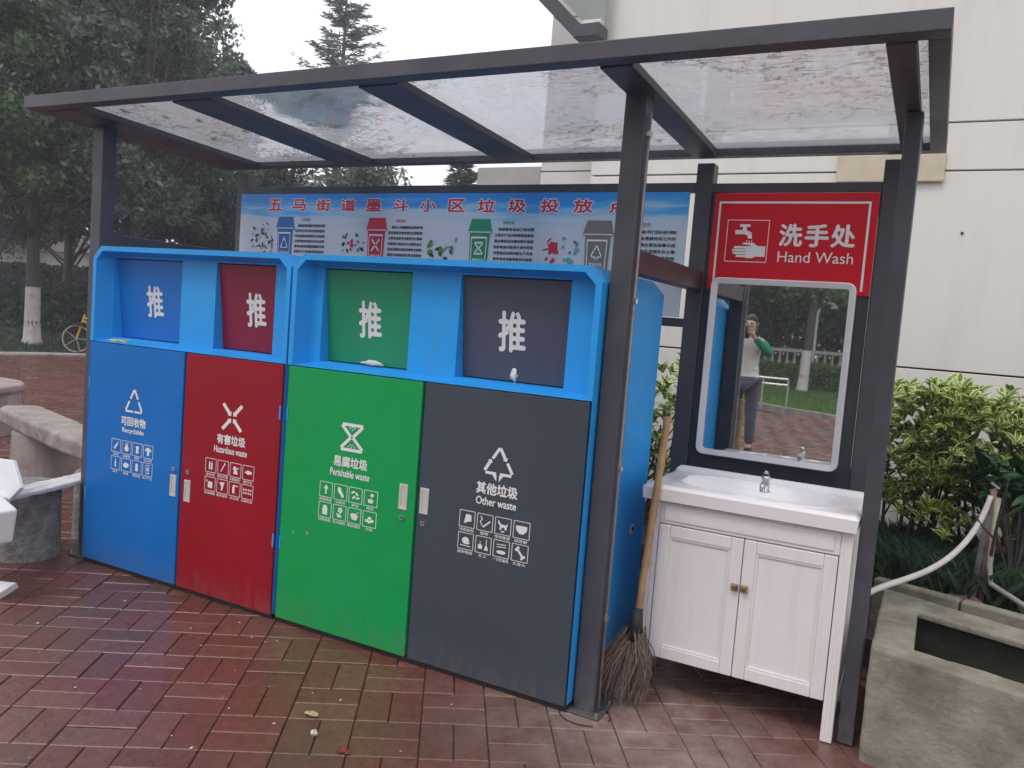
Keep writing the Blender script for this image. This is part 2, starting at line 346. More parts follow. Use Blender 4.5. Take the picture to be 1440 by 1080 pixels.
# the 300 that show largest: in the frame and not behind the bins
P3 = np.c_[bl[:, 0]-CAM.x, bl[:, 1]-CAM.y, np.full(len(bl), -CAM.z)]
dz = P3@np.array(fw); px = 720+1146.17*(P3@np.array(r2))/dz; py = 540-1146.17*(P3@np.array(u2))/dz
dist = np.linalg.norm(P3, axis=1)
vis = (dz > .1) & (px > -60) & (px < 1490) & (py < 1120) & (py > 300) & ~((bl[:, 0] > -2.75) & (bl[:, 0] < -.02) & (bl[:, 1] > 0)) & ~((bl[:, 0] > .97) & (bl[:, 1] > .15))
order = np.argsort(np.where(vis, dist, 1e9))[:300]
near = set(order.tolist())
hj = rng.normal(0, .0011, len(bl)); ti = rng.normal(0, .004, (len(bl), 2))
for i in order:
    o = bpy.data.objects.new('brick', bme); COL.objects.link(o); o.parent = pavement
    o.location = (bl[i, 0], bl[i, 1], hj[i]); o.rotation_euler = (ti[i, 0], ti[i, 1], A + (math.pi/2 if bl[i, 2] else 0))
rest = np.array([i for i in range(len(bl)) if i not in near])
bv = np.array(bv); ang = np.where(bl[rest, 2] > 0, A+math.pi/2, A); c_, s_ = np.cos(ang)[:, None], np.sin(ang)[:, None]
X = bv[None, :, 0]*c_-bv[None, :, 1]*s_+bl[rest, 0][:, None]; Y = bv[None, :, 0]*s_+bv[None, :, 1]*c_+bl[rest, 1][:, None]
Z = bv[None, :, 2]+hj[rest][:, None]*1.3+bv[None, :, 0]*ti[rest, 0][:, None]*1.2
V = np.stack([X, Y, Z], -1).reshape(-1, 3); F = (np.array(bf)[None]+(np.arange(len(rest))*12)[:, None, None]).reshape(-1, 4)
o = np_mesh('far_bricks', V, F, WET, pavement); o['kind'] = 'stuff'

# lawns
def blades(name, pts, h, wd, matl, parent=None, lean=.5):
    n_ = len(pts); a = rng.uniform(0, 2*math.pi, n_); hh = h*rng.uniform(.5, 1.2, n_); ln = rng.uniform(.1, lean, n_)*hh; b2 = rng.uniform(0, 2*math.pi, n_)
    dx, dy = np.cos(a)*wd/2, np.sin(a)*wd/2; lx, ly = np.cos(b2)*ln, np.sin(b2)*ln
    P_ = np.asarray(pts); V = np.empty((n_, 4, 3))
    V[:, 0] = P_+np.c_[dx, dy, np.zeros(n_)]; V[:, 1] = P_-np.c_[dx, dy, np.zeros(n_)]
    V[:, 2] = P_+np.c_[lx*.4-dx*.7, ly*.4-dy*.7, hh*.6]; V[:, 3] = P_+np.c_[lx, ly, hh]
    return np_mesh(name, V.reshape(-1, 3), np.arange(n_*4).reshape(-1, 4), matl, parent)
lw = MB().prism([(-16, -26), (9, -26), (9, -12.55), (-.2, -12.15), (-1.4, -12.9), (-2.4, -13.6), (-16, -13.8)], -.06, .03).build('lawn', LAWNM)
tag(lw, 'green lawn behind the photographer, seen in the mirror', kind='structure')
pts = np.c_[rng.uniform(-6, 1, 26000), rng.uniform(-22, -12.6, 26000), np.full(26000, .03)]
pts = pts[pts[:, 1] < -13.4+np.clip((pts[:, 0]+2.4)*.6, 0, 1.2)]
tag(blades('grass', pts, .07, .02, leafmat('lawn_blade', (.10, .19, .04), tr=.2)), 'short bright lawn grass reflected in the mirror', kind='stuff', cat='grass')
def kerb(name, pts, w_, h_, label, matl=STONE):
    m_ = MB()
    for p, q in zip(pts[:-1], pts[1:]): m_.bar((*p, h_/2-.03), (*q, h_/2-.03), w_, h_+.06)
    o = m_.build(name, matl, bevel=.006); return tag(o, label, kind='structure')
kerb('kerb', [(-16, -13.75), (-2.4, -13.55), (-1.4, -12.85), (-.2, -12.1), (9, -12.5)], .12, .09, 'stone kerb along the lawn behind the photographer')
kerb('kerb', [(-15.5, 1), (-15.45, 5), (-15.3, 7.6), (-14.8, 9.0), (-13, 10)], .10, .035, 'thin pale kerb line at the far edge of the plaza', mat('pale_kerb', (.5, .47, .44), .8, var=.15))
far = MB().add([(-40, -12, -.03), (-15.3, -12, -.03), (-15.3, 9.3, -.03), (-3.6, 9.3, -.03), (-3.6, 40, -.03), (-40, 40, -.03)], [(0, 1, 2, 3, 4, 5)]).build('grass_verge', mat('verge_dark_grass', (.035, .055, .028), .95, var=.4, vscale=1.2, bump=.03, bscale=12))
tag(far, 'dark shaded grass verge beyond the plaza', kind='structure')
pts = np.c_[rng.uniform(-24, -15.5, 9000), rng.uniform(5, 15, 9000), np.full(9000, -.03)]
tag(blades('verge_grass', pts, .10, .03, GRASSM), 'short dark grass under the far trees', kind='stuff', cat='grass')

# ------------------------------------------------------------------ building behind
bd = empty('building', (1, 2.6, 0), label='pale panelled building behind the washstand with horizontal joints', cat='building')
MB().box(-1.20, 7, 2.635, 9, -.05, 12).build('wall', mat('joint_shadow_gap', (.10, .095, .09), .9), bd)
for z0, z1 in ((-.05, 1.312), (1.322, 2.454), (2.464, 2.726), (2.736, 3.95), (3.96, 5.2), (5.21, 7.4), (7.41, 9.6), (9.61, 12)):
    MB().box(-1.215, 7.02, 2.6, 2.64, z0, z1).build('wall_panel', WALLM, bd, bevel=.003)
    MB().box(-1.215, -1.175, 2.641, 3.3, z0, z1).build('wall_panel', WALLM, bd, bevel=.003)
for z0, z1 in ((-.05, 1.45), (1.46, 2.612), (2.622, 3.8), (3.81, 5.6), (5.61, 12)):
    MB().box(-1.905, -1.217, 3.2, 3.26, z0, z1).build('wall_panel', WALLM, bd, bevel=.003)
MB().box(-1.89, -1.22, 3.27, 9, -.05, 12).build('side_wing', WALLM, bd)
MB().box(-2.49, -1.907, 3.2, 4.1, 2.50, 2.66).build('balcony_slab', mat('grey_slab', (.42, .40, .38), .8, var=.1), bd, bevel=.004)
MB().box(-2.36, -1.907, 3.24, 4.05, 2.38, 2.498).build('balcony_underside', mat('dark_slab', (.05, .045, .05), .8, var=.1), bd, bevel=.004)  # dark block for the slab's underside, much darker than its face
for (x, z) in ((1.101, 2.105), (1.9, 2.105), (.30, 1.0)): MB().obox((x, 2.597, z), (.006, 0, 0), (0, .004, 0), (0, 0, .007)).build('wall_screw', DARK, bd)
# awning at the corner of the building, with its dark steel frame
aw = empty('awning', (-1.3, 2.5, 3.34), label='projecting glass awning with dark steel frame at the building corner', cat='awning')
MB().box(-1.345, -1.160, 2.40, 2.56, 3.345, 3.43).build('corner_beam', STEEL, aw, bevel=.003)
MB().bar((-1.318, 2.47, 3.385), (-2.55, 2.47, 4.56), .09, .09).build('side_beam', STEEL, aw, bevel=.003)
MB().box(-1.30, -1.165, 2.43, 2.50, 3.431, 3.46).build('pane_clamp', PALEMETAL, aw, bevel=.003)
AWG = mat('awning_sheet', (.52, .56, .54), .3, var=.1, vscale=2, trans=.5)
MB().add([(-1.27, 2.50, 3.431), (-1.162, 2.50, 3.431), (-1.162, 2.50, 4.62), (-2.52, 2.50, 4.62), (-1.27, 2.51, 3.431), (-1.162, 2.51, 3.431), (-1.162, 2.51, 4.62), (-2.52, 2.51, 4.62)],
         [(0, 1, 2, 3), (7, 6, 5, 4), (0, 4, 5, 1), (1, 5, 6, 2), (2, 6, 7, 3), (3, 7, 4, 0)]).build('awning_sheet', AWG, aw)

# beige board fixed on the wall
bb = MB().box(.397, .977, 2.57, 2.598, 2.392, 2.575).build('beige_board', mat('beige_board', (.62, .53, .40), .7, var=.16, vscale=5, dirt=(.62, .62, .38), damt=.6, dscale=2), bevel=.008)
move_origin(bb, (.7, 2.59, 2.39)); tag(bb, 'stained beige board fixed on the pale wall above the red sign', 'board')

# ------------------------------------------------------------------ shelter
PW = .078; XL, XM, XR = -2.862, 0., .876; YR = .965
sh = empty('shelter', (0, 0, 0), label='charcoal steel shelter with a wet glass roof over the bins', cat='shelter')
ZT = 2.20
for X_ in (XL, XM, XR):
    for Y_ in ((.34 if X_ == XR else 0), YR+.005):
        top = 2.185 if Y_ > .9 else 2.208 if Y_ else 2.231
        x0_ = .780 if (X_ == XR and Y_ > .9) else X_; w_ = .054 if (X_ == XR and Y_ < .9) else PW
        p = MB().box(x0_, x0_+w_, Y_, Y_+PW, .004, top).build('post', STEEL, sh, bevel=.004)
        if X_ != XR:
            MB().box(X_-.035, X_+PW+.035, Y_-.035, Y_+PW+.035, .002, .008).build('base_plate', STEEL, p, bevel=.002)
            for sx in (-.022, PW+.022):
                for sy in (-.022, PW+.022): MB().tube([(X_+sx, Y_+sy, .006), (X_+sx, Y_+sy, .026)], .007, 6).build('anchor_bolt', CHROME, p)
MB().box(-2.93, 1.0, -.32, -.25, 2.238, 2.295).build('front_beam', STEEL, sh, bevel=.003)
MB().box(-2.93, 1.0, .875, .935, 2.195, 2.25).build('rear_beam', STEEL, sh, bevel=.003)
def sloped(x0, x1, y0, y1, za0, zb0, za1, zb1): # z at y0: za0..zb0, at y1: za1..zb1
    return MB().add([(x0, y0, za0), (x1, y0, za0), (x0, y1, za1), (x1, y1, za1), (x0, y0, zb0), (x1, y0, zb0), (x0, y1, zb1), (x1, y1, zb1)],
                    [(0, 2, 3, 1), (4, 5, 7, 6), (0, 1, 5, 4), (2, 6, 7, 3), (0, 4, 6, 2), (1, 3, 7, 5)])
sloped(-2.93, -2.86, -.2495, .8745, 2.238, 2.295, 2.193, 2.25).build('side_beam', STEEL, sh, bevel=.003)
sloped(.944, 1.0, -.2495, .8745, 2.238, 2.295, 2.193, 2.25).build('side_beam', STEEL, sh, bevel=.003)
RX = [(-2.858, -2.60), (-1.985, -1.755), (-.975, -.79), (.0, .112), (.84, .918)]
for a, b_ in RX: sloped(a, b_, -.2495, .8745, 2.232, 2.262, 2.192, 2.222).build('rafter', STEEL, sh, bevel=.003)

# wet glass roof material: clear rippled film with ridges of water
GL = bpy.data.materials.new('wet_roof_glass'); GL.use_nodes = True
n = GL.node_tree.nodes; l = GL.node_tree.links; n.remove(n['Principled BSDF'])
tcn = n.new('ShaderNodeNewGeometry'); mp = n.new('ShaderNodeMapping'); mp.inputs['Scale'].default_value = (13, 44, 13); l.new(tcn.outputs['Position'], mp.inputs['Vector'])
nz = n.new('ShaderNodeTexNoise'); nz.inputs['Scale'].default_value = 1.3; nz.inputs['Detail'].default_value = 4; l.new(mp.outputs[0], nz.inputs['Vector'])
mv = n.new('ShaderNodeMix'); mv.data_type = 'VECTOR'; mv.inputs[0].default_value = .62; l.new(mp.outputs[0], mv.inputs[4]); l.new(nz.outputs['Color'], mv.inputs[5])
sc_ = n.new('ShaderNodeVectorMath'); sc_.operation = 'SCALE'; sc_.inputs['Scale'].default_value = 1.9; l.new(mv.outputs[1], sc_.inputs[0])
vo = n.new('ShaderNodeTexVoronoi'); vo.feature = 'DISTANCE_TO_EDGE'; vo.inputs['Scale'].default_value = 1; l.new(sc_.outputs[0], vo.inputs['Vector'])
def mr(o_, a, b_, c, d):
    x = n.new('ShaderNodeMapRange'); l.new(o_, x.inputs[0]); x.inputs[1].default_value = a; x.inputs[2].default_value = b_; x.inputs[3].default_value = c; x.inputs[4].default_value = d; return x.outputs[0]
edge = mr(vo.outputs['Distance'], 0, .06, 1, 0)
pn = n.new('ShaderNodeTexNoise'); pn.inputs['Scale'].default_value = 2.4; pn.inputs['Detail'].default_value = 3; l.new(tcn.outputs['Position'], pn.inputs['Vector'])
patch = mr(pn.outputs['Fac'], .38, .60, .0, 1)
em = n.new('ShaderNodeMath'); em.operation = 'MULTIPLY'; l.new(edge, em.inputs[0]); l.new(patch, em.inputs[1])
bpn = n.new('ShaderNodeBump'); bpn.inputs['Distance'].default_value = .006; bpn.inputs['Strength'].default_value = 1; l.new(em.outputs[0], bpn.inputs['Height'])
tr = n.new('ShaderNodeBsdfTransparent'); tr.inputs['Color'].default_value = (.90, .91, .92, 1)
tl = n.new('ShaderNodeBsdfTranslucent'); tl.inputs['Color'].default_value = (.86, .86, .88, 1)
df = n.new('ShaderNodeBsdfDiffuse'); df.inputs['Color'].default_value = (.20, .19, .20, 1)
gs = n.new('ShaderNodeBsdfGlossy'); gs.inputs['Roughness'].default_value = .08; l.new(bpn.outputs[0], gs.inputs['Normal'])
ms0 = n.new('ShaderNodeMixShader'); ms0.inputs[0].default_value = .26; l.new(tr.outputs[0], ms0.inputs[1]); l.new(tl.outputs[0], ms0.inputs[2])
ms1 = n.new('ShaderNodeMixShader'); lw_ = n.new('ShaderNodeLayerWeight'); lw_.inputs['Blend'].default_value = .35; l.new(bpn.outputs[0], lw_.inputs['Normal'])
l.new(mr(lw_.outputs['Fresnel'], 0, 1, .03, .5), ms1.inputs[0]); l.new(ms0.outputs[0], ms1.inputs[1]); l.new(gs.outputs[0], ms1.inputs[2])
ms2 = n.new('ShaderNodeMixShader'); l.new(mr(em.outputs[0], .3, .9, 0, .75), ms2.inputs[0]); l.new(ms1.outputs[0], ms2.inputs[1]); l.new(df.outputs[0], ms2.inputs[2])
l.new(ms2.outputs[0], n['Material Output'].inputs['Surface'])
panes = [(-2.86, -2.8), (-2.61, -1.935), (-1.80, -.925), (-.79, -.035), (.105, .845), (.918, .952)]
for a, b_ in [(-2.858, -1.87), (-1.865, -.86), (-.855, .033), (.037, .943)]:
    sloped(a, b_, -.248, .873, 2.264, 2.269, 2.224, 2.229).build('roof_pane', GL, sh)
# rails and the back panels
MB().box(XM+.004, XM+PW-.004, PW+.001, YR+.003, 1.612, 1.695).build('side_rail', mat('rust_tinted_rail', (.055, .030, .036), .45, var=.3, vscale=5), sh, bevel=.003)
MB().box(XL+.004, XL+PW-.004, PW+.001, YR+.003, 1.612, 1.695).build('side_rail', STEEL, sh, bevel=.003)
MB().box(XL+PW+.001, XM-.001, YR+.006, YR+.05, 2.056, 2.098).build('rear_rail', STEEL, sh, bevel=.003)
MB().box(XM+PW+.001, .779, YR+.006, YR+.05, 2.052, 2.094).build('rear_rail', STEEL, sh, bevel=.003)
MB().box(XL+PW+.001, XM-.001, YR+.006, YR+.05, 1.44, 1.48).build('rear_rail', STEEL, sh, bevel=.003)
MB().box(XM+PW+.001, .779, YR+.012, YR+.03, .03, 2.051).build('back_panel', mat('panel_charcoal', (.036, .040, .056), .38, var=.2, vscale=3, rvar=.08, dirt=(.09, .09, .10), damt=.3), sh, bevel=.002)
MB().box(.7765, .7780, YR+.003, YR+.0115, .9, 1.95).build('panel_trim', PALEMETAL, sh)
# conduit down the middle post
MB().tube([(.087, .03, 2.16), (.087, .03, 1.75), (.0875, .028, 1.0), (.087, .03, .02)], .0055, 8).build('conduit', mat('dull_conduit', (.30, .30, .31), .4, .3, var=.2, vscale=20), sh, smooth=True)
for z in (2.08, 1.5, .9, .35): MB().box(.079, .097, .020, .040, z, z+.018).build('pipe_clip', CHROME, sh)

# ------------------------------------------------------------------ bins
def shape(ink, kind):
    """simple pictograms in a unit square"""
    i = ink
    if kind == 'bottle_diag': i.line((.3, .25), (.62, .65), .17).line((.6, .62), (.76, .82), .08)
    elif kind == 'jar': i.ell(.5, .42, .24, .22).rect(.36, .62, .64, .74).rect(.3, .78, .7, .84)
    elif kind == 'cup': i.ell(.5, .68, .2, .12).ell(.5, .42, .14, .2).rect(.34, .22, .66, .3)
    elif kind == 'shirt': i.poly([(.38, .2), (.62, .2), (.62, .58), (.78, .5), (.84, .64), (.62, .82), (.38, .82), (.16, .64), (.22, .5), (.38, .58)])
    elif kind == 'bottle': i.rect(.42, .2, .58, .6).poly([(.42, .6), (.58, .6), (.53, .72), (.47, .72)]).rect(.46, .73, .54, .84)
    elif kind == 'box': i.poly([(.2, .35), (.55, .25), (.8, .42), (.8, .6), (.45, .72), (.2, .55)])
    elif kind == 'can': i.rect(.36, .2, .64, .72).ell(.5, .74, .14, .06)
    elif kind == 'phone': i.path([(.34, .18), (.66, .18), (.66, .84), (.34, .84)], .05, close=True).ell(.5, .27, .04).rect(.42, .4, .58, .66)
    elif kind == 'battery': i.rect(.32, .2, .46, .7).rect(.36, .72, .42, .8).rect(.54, .2, .68, .7).rect(.58, .72, .64, .8)
    elif kind == 'tube': i.line((.3, .2), (.66, .8), .08).line((.6, .86), (.74, .76), .05)
    elif kind == 'mercury': i.ell(.42, .62, .16).poly([(.3, .22), (.7, .22), (.66, .5), (.36, .46)]).line((.55, .55), (.8, .7), .07)
    elif kind == 'bulb': i.poly([(.15, .5), (.45, .68), (.8, .62), (.86, .45), (.5, .38)]).ell(.5, .52, .2, .14)
    elif kind == 'paint': i.rect(.3, .22, .74, .6).ell(.52, .6, .22, .08).ell(.2, .7, .07)
    elif kind == 'spray': i.poly([(.2, .78), (.72, .82), (.6, .5), (.5, .18), (.38, .2), (.42, .5)])
    elif kind == 'pest': i.rect(.3, .2, .5, .68).line((.45, .76), (.8, .74), .08).rect(.34, .68, .46, .8)
    elif kind == 'tablets':
        for a in range(4):
            for b__ in range(2): i.ell(.2+a*.2, .4+b__*.24, .07)
    elif kind == 'mushroom': i.poly([(.3, .56), (.5, .84), (.7, .56)]).rect(.44, .2, .56, .56)
    elif kind == 'slipper': i.ell(.42, .62, .15, .24, rot=.3).ell(.62, .34, .12, .2, rot=.5)
    elif kind == 'leaves':
        for x, z, r_ in ((.3, .68, .6), (.6, .6, -.7), (.38, .36, .9), (.68, .34, .2)): i.ell(x, z, .16, .07, rot=r_)
    elif kind == 'plant': i.poly([(.34, .2), (.66, .2), (.72, .44), (.28, .44)]).line((.5, .44), (.56, .66), .05).ell(.6, .72, .14, .1)
    elif kind == 'carton': i.poly([(.3, .18), (.7, .18), (.7, .62), (.6, .82), (.4, .82), (.3, .62)])
    elif kind == 'flower':
        for k in range(5): i.ell(.56+.12*math.cos(k*1.257), .68+.12*math.sin(k*1.257), .08)
        i.line((.52, .6), (.48, .2), .06).ell(.36, .36, .12, .06, rot=-.6).poly([(.32, .2), (.68, .2), (.62, .36), (.38, .36)])
    elif kind == 'bowl': i.poly([(.18, .56), (.82, .56), (.66, .24), (.34, .24)]).line((.5, .56), (.84, .8), .05).ell(.46, .6, .24, .08)
    elif kind == 'shells':
        for x, z in ((.3, .4), (.5, .58), (.7, .42), (.5, .34)): i.ell(x, z, .14, .1)
    elif kind == 'tissue': i.poly([(.3, .26), (.42, .8), (.76, .78), (.8, .4), (.54, .34), (.42, .24)])
    elif kind == 'cigarette': i.line((.4, .22), (.84, .62), .09).path([(.4, .24), (.2, .5), (.34, .72), (.2, .86)], .06)
    elif kind == 'dog': i.poly([(.2, .84), (.36, .62), (.68, .58), (.82, .72), (.74, .44), (.74, .3), (.62, .3), (.6, .42), (.44, .42), (.4, .28), (.28, .28), (.32, .5), (.16, .66)]).ell(.5, .18, .12, .05)
    elif kind == 'nappy': i.poly([(.14, .74), (.86, .74), (.82, .46), (.62, .26), (.38, .26), (.18, .46)])
    elif kind == 'pottery': i.ell(.5, .54, .24, .22).line((.16, .24), (.84, .22), .05).poly([(.62, .3), (.8, .4), (.7, .5)])
    elif kind == 'dust': i.rect(.16, .24, .44, .5).line((.3, .5), (.3, .7), .05).poly([(.56, .2), (.84, .2), (.74, .5), (.66, .5)]).line((.7, .5), (.7, .86), .05)
    elif kind == 'cutlery': i.ell(.5, .3, .3, .11).line((.2, .58), (.8, .64), .05).line((.2, .74), (.8, .78), .05)
    elif kind == 'bone': i.line((.34, .7), (.68, .3), .13).ell(.28, .68, .09).ell(.38, .8, .09).ell(.64, .2, .09).ell(.76, .3, .09)
def arrow(ink, p, q, w_, hw_, hl):
    p, q = Vector(p), Vector(q); d = (q-p); L_ = d.length; d.normalize(); nn = Vector((-d.y, d.x)); s_ = q-d*hl
    ink.poly([tuple(p+nn*w_), tuple(p-nn*w_), tuple(s_-nn*w_), tuple(s_-nn*hw_), tuple(q), tuple(s_+nn*hw_), tuple(s_+nn*w_)])
def emblem(ink, kind):
    i = ink
    if kind == 'triangle':
        A_, B_, C_ = Vector((.5, .97)), Vector((.06, .08)), Vector((.94, .08))
        for P_, Q_ in ((A_, C_), (B_, A_)):
            i.line(tuple(P_.lerp(Q_, .02)), tuple(P_.lerp(Q_, .44)), .09); arrow(i, P_.lerp(Q_, .55), P_.lerp(Q_, .98), .045, .07, .1)
        i.line((.06, .06), (.46, .06), .08).line((.54, .06), (.94, .06), .08)
    elif kind == 'cross':
        for sx in (-1, 1):
            for sz in (-1, 1): arrow(i, (.5+sx*.43, .5+sz*.48), (.5+sx*.045, .5+sz*.05), .065, .12, .13)
    elif kind == 'hourglass':
        i.line((.12, .93), (.9, .93), .11).line((.1, .07), (.92, .07), .11)
        i.line((.10, .9), (.46, .52), .11).line((.9, .9), (.54, .52), .11).line((.1, .12), (.46, .5), .11).line((.92, .12), (.54, .5), .11)
        for x, z in ((.42, .82), (.5, .86), (.58, .82), (.5, .76), (.38, .18), (.46, .24), (.54, .24), (.62, .18), (.5, .16)): i.ell(x, z, .025)
    elif kind == 'arrows':
        A_, B_, C_ = Vector((.5, .97)), Vector((.05, .16)), Vector((.95, .16))
        i.line((.5, .95), (.3, .6), .09); arrow(i, (.52, .95), (.74, .55), .05, .09, .1)
        arrow(i, (.07, .2), (.27, .58), .05, .09, .1); i.line((.77, .52), (.94, .2), .09)
        i.line((.1, .14), (.44, .14), .09).line((.56, .14), (.92, .14), .09)
        i.poly([(.32, .1), (.46, .1), (.46, -.1)]).poly([(.68, .1), (.54, .1), (.54, -.1)])
BINS = {
 'blue': dict(x0=-2.757, x1=-2.066, m=D_BLUE, cx=-2.405, em='triangle', zh='可回收物', en='Recyclable', hx=-2.105, fl=(-2.70, -2.205), tx=-2.433, hz=.455, lz=.582,
   ic=[('bottle_diag', '玻璃'), ('jar', '金属罐'), ('cup', '塑料'), ('shirt', '旧衣物'), ('bottle', '瓶子'), ('box', '纸箱'), ('can', '易拉罐'), ('phone', '电子产品')]),
 'red': dict(x0=-2.058, x1=-1.450, m=D_RED, cx=-1.742, em='cross', zh='有害垃圾', en='Hazardous waste', hx=-2.008, fl=(-1.975, -1.602), tx=-1.748, hz=.445, lz=.582,
   ic=[('battery', '废电池'), ('tube', '荧光灯管'), ('mercury', '水银温度计'), ('bulb', '废灯泡'), ('paint', '废油漆桶'), ('spray', '废杀虫剂'), ('pest', '杀虫剂'), ('tablets', '过期药品')]),
 'green': dict(x0=-1.424, x1=-.722, m=D_GREEN, cx=-1.057, em='hourglass', zh='易腐垃圾', en='Perishable waste', hx=-.781, fl=(-1.325, -.863), tx=-1.092, hz=.625, lz=.587,
   ic=[('mushroom', '剩菜剩饭'), ('slipper', '瓜果皮'), ('leaves', '茶渣'), ('plant', '残花'), ('carton', '过期食品'), ('flower', '花卉植物'), ('bowl', '剩饭剩菜'), ('shells', '贝类')]),
 'grey': dict(x0=-.714, x1=-.012, m=D_GREY, cx=-.360, em='arrows', zh='其他垃圾', en='Other waste', hx=-.680, fl=(-.632, -.158), tx=-.410, hz=.625, lz=.582,
   ic=[('tissue', '污损纸张'), ('cigarette', '烟蒂'), ('dog', '宠物粪便'), ('nappy', '纸尿裤'), ('pottery', '破碎陶瓷'), ('dust', '灰土'), ('cutlery', '一次性餐具'), ('bone', '大骨头')])}
YF, YB = -.048, .676; ZD0, ZD1, ZH = .022, 1.143, 1.622
FLAPC = {'blue': mat('flap_blue', (.006, .17, .56), .4, var=.1, vscale=3), 'red': mat('flap_red', (.24, .010, .04), .4, var=.1, vscale=3),
         'green': mat('flap_green', (.012, .28, .13), .4, var=.1, vscale=3), 'grey': mat('flap_grey', (.070, .082, .12), .4, var=.1, vscale=3)}
def make_bin(x0, x1, names, label):
    root = empty('recycling_bin', ((x0+x1)/2, YF, 0), label=label, cat='bin')
    ch = .055; t = .024
    def prof(x0, x1, z0, z1, c): return [(x0, z0), (x1, z0), (x1, z1-c), (x1-c, z1), (x0+c, z1), (x0, z1-c)]
    O_ = prof(x0, x1, ZD1+.002, ZH, ch); I_ = prof(x0+t, x1-t, ZD1+.002, ZH-t, ch*.8); I2 = prof(x0+t+.020, x1-t-.020, ZD1+.016, ZH-t-.018, .003)
    yi = .032
    m_ = MB()
    # body shell: sides, top, back
    P_ = prof(x0, x1, .03, ZH, ch); nn = len(P_)
    vs = [(x, YF, z) for x, z in P_]+[(x, YB, z) for x, z in P_]
    for i in range(nn):
        if i == 0: continue
        j = (i+1) % nn; m_.add([vs[i], vs[j], vs[nn+j], vs[nn+i]], [(0, 3, 2, 1)])
    m_.add([(x, YB, z) for x, z in P_], [tuple(range(nn))])
    m_.add([(x0, -.022, .03), (x1, -.022, .03), (x1, -.022, ZD1), (x0, -.022, ZD1)], [(0, 1, 2, 3)])
    m_.build('body', BINBLUE, root, fix=False)
    MB().box(x0+.004, x1-.004, YF+.008, YB-.02, .002, .0215).build('plinth', DARK, root)
    # hood rim, splayed reveal, inner front with the two openings
    h_ = MB()
    for (a, ya, b_, yb_) in ((O_, YF, I_, YF), (I_, YF, I2, yi)):
        for i in range(nn):
            j = (i+1) % nn
            if a is O_ and i == 0: continue
            h_.add([(a[i][0], ya, a[i][1]), (a[j][0], ya, a[j][1]), (b_[j][0], yb_, b_[j][1]), (b_[i][0], yb_, b_[i][1])], [(0, 1, 2, 3)])
    h_.add([(x0, YF, ZD1+.002), (x1, YF, ZD1+.002), (x1, -.0221, ZD1+.002), (x0, -.0221, ZD1+.002)], [(0, 1, 2, 3)])
    za, zb_ = 1.168, 1.572
    f1, f2 = BINS[names[0]]['fl'], BINS[names[1]]['fl']
    xs = [I2[0][0], f1[0], f1[1], f2[0], f2[1], I2[1][0]]
    def q(xa, xb, z0, z1): h_.add([(xa, yi, z0), (xb, yi, z0), (xb, yi, z1), (xa, yi, z1)], [(0, 1, 2, 3)])
    zlo, zhi = I2[0][1], I2[3][1]
    for k in (0, 2, 4): q(xs[k], xs[k+1], za, zb_)
    q(xs[0], xs[5], zlo, za)
    h_.add([(xs[0], yi, zb_), (xs[5], yi, zb_), (xs[5], yi, I2[2][1]), (I2[3][0], yi, zhi), (I2[4][0], yi, zhi), (xs[0], yi, I2[5][1])], [(0, 1, 2, 3, 4, 5)])
    for f in (f1, f2):   # reveals of the openings
        c4 = [(f[0], za), (f[1], za), (f[1], zb_), (f[0], zb_)]
        for i in range(4):
            j = (i+1) % 4; h_.add([(c4[i][0], yi, c4[i][1]), (c4[j][0], yi, c4[j][1]), (c4[j][0], .20, c4[j][1]), (c4[i][0], .20, c4[i][1])], [(0, 1, 2, 3)])
    h_.build('hood', BINBLUE, root)
    for nm in names:
        D = BINS[nm]; fa, fb = D['fl']; fa -= .004
        fl = MB().add([(fa+.006, .044, zb_-.004), (fb-.006, .044, zb_-.004), (fb-.006, .092, za+.004), (fa+.006, .092, za+.004),
                       (fa+.006, .052, zb_-.004), (fb-.006, .052, zb_-.004), (fb-.006, .100, za+.004), (fa+.006, .100, za+.004)],
                      [(0, 3, 2, 1), (4, 5, 6, 7), (0, 1, 5, 4), (1, 2, 6, 5), (2, 3, 7, 6), (3, 0, 4, 7)]).build('flap', FLAPC[nm], root, bevel=.002)
        fl['label'] = nm + ' push flap'
        # 推 on the tilted flap
        vs_, fs_ = text2d('推'); tx, tz, tw, th = D['tx']-.056, 1.288, .114, .152
        lt = MB()
        for q_, (dx, dz) in enumerate(((0, 0), (.0035, 0), (-.0035, 0), (0, .0035), (0, -.0035))):
            V_ = []
            for a, b__ in vs_:
                X_, Z_ = tx+a*tw+dx, tz+b__*th+dz; yy = .044+(zb_-.004-Z_)/(zb_-za-.008)*.048-.0014-q_*.0001; V_.append((X_, yy, Z_))
            lt.add(V_, fs_)
        lt.build('lettering', PRINT, fl)
        # door
        xa, xb = D['x0'], D['x1']
        d = MB().box(xa+.003, xb-.003, YF, -.024, ZD0, ZD1-.003).build('door', D['m'], root, bevel=.0025); d['label'] = nm + ' locker door'
        hx = D['hx']
        hb = MB()
        hz = D['hz']; hw_, hh = .020, .092
        hb.box(hx-hw_, hx+hw_, YF-.004, YF+.002, hz-.006, hz+.006).box(hx-hw_, hx+hw_, YF-.004, YF+.002, hz+hh-.006, hz+hh+.006)
        hb.box(hx-hw_, hx-hw_+.009, YF-.004, YF+.002, hz+.0061, hz+hh-.0061).box(hx+hw_-.009, hx+hw_, YF-.004, YF+.002, hz+.0061, hz+hh-.0061)
        hb.box(hx-hw_+.0092, hx+hw_-.0092, YF-.0012, YF+.002, hz+.0062, hz+hh-.0062)
        hb.build('handle', PALEMETAL, d, bevel=.0012)
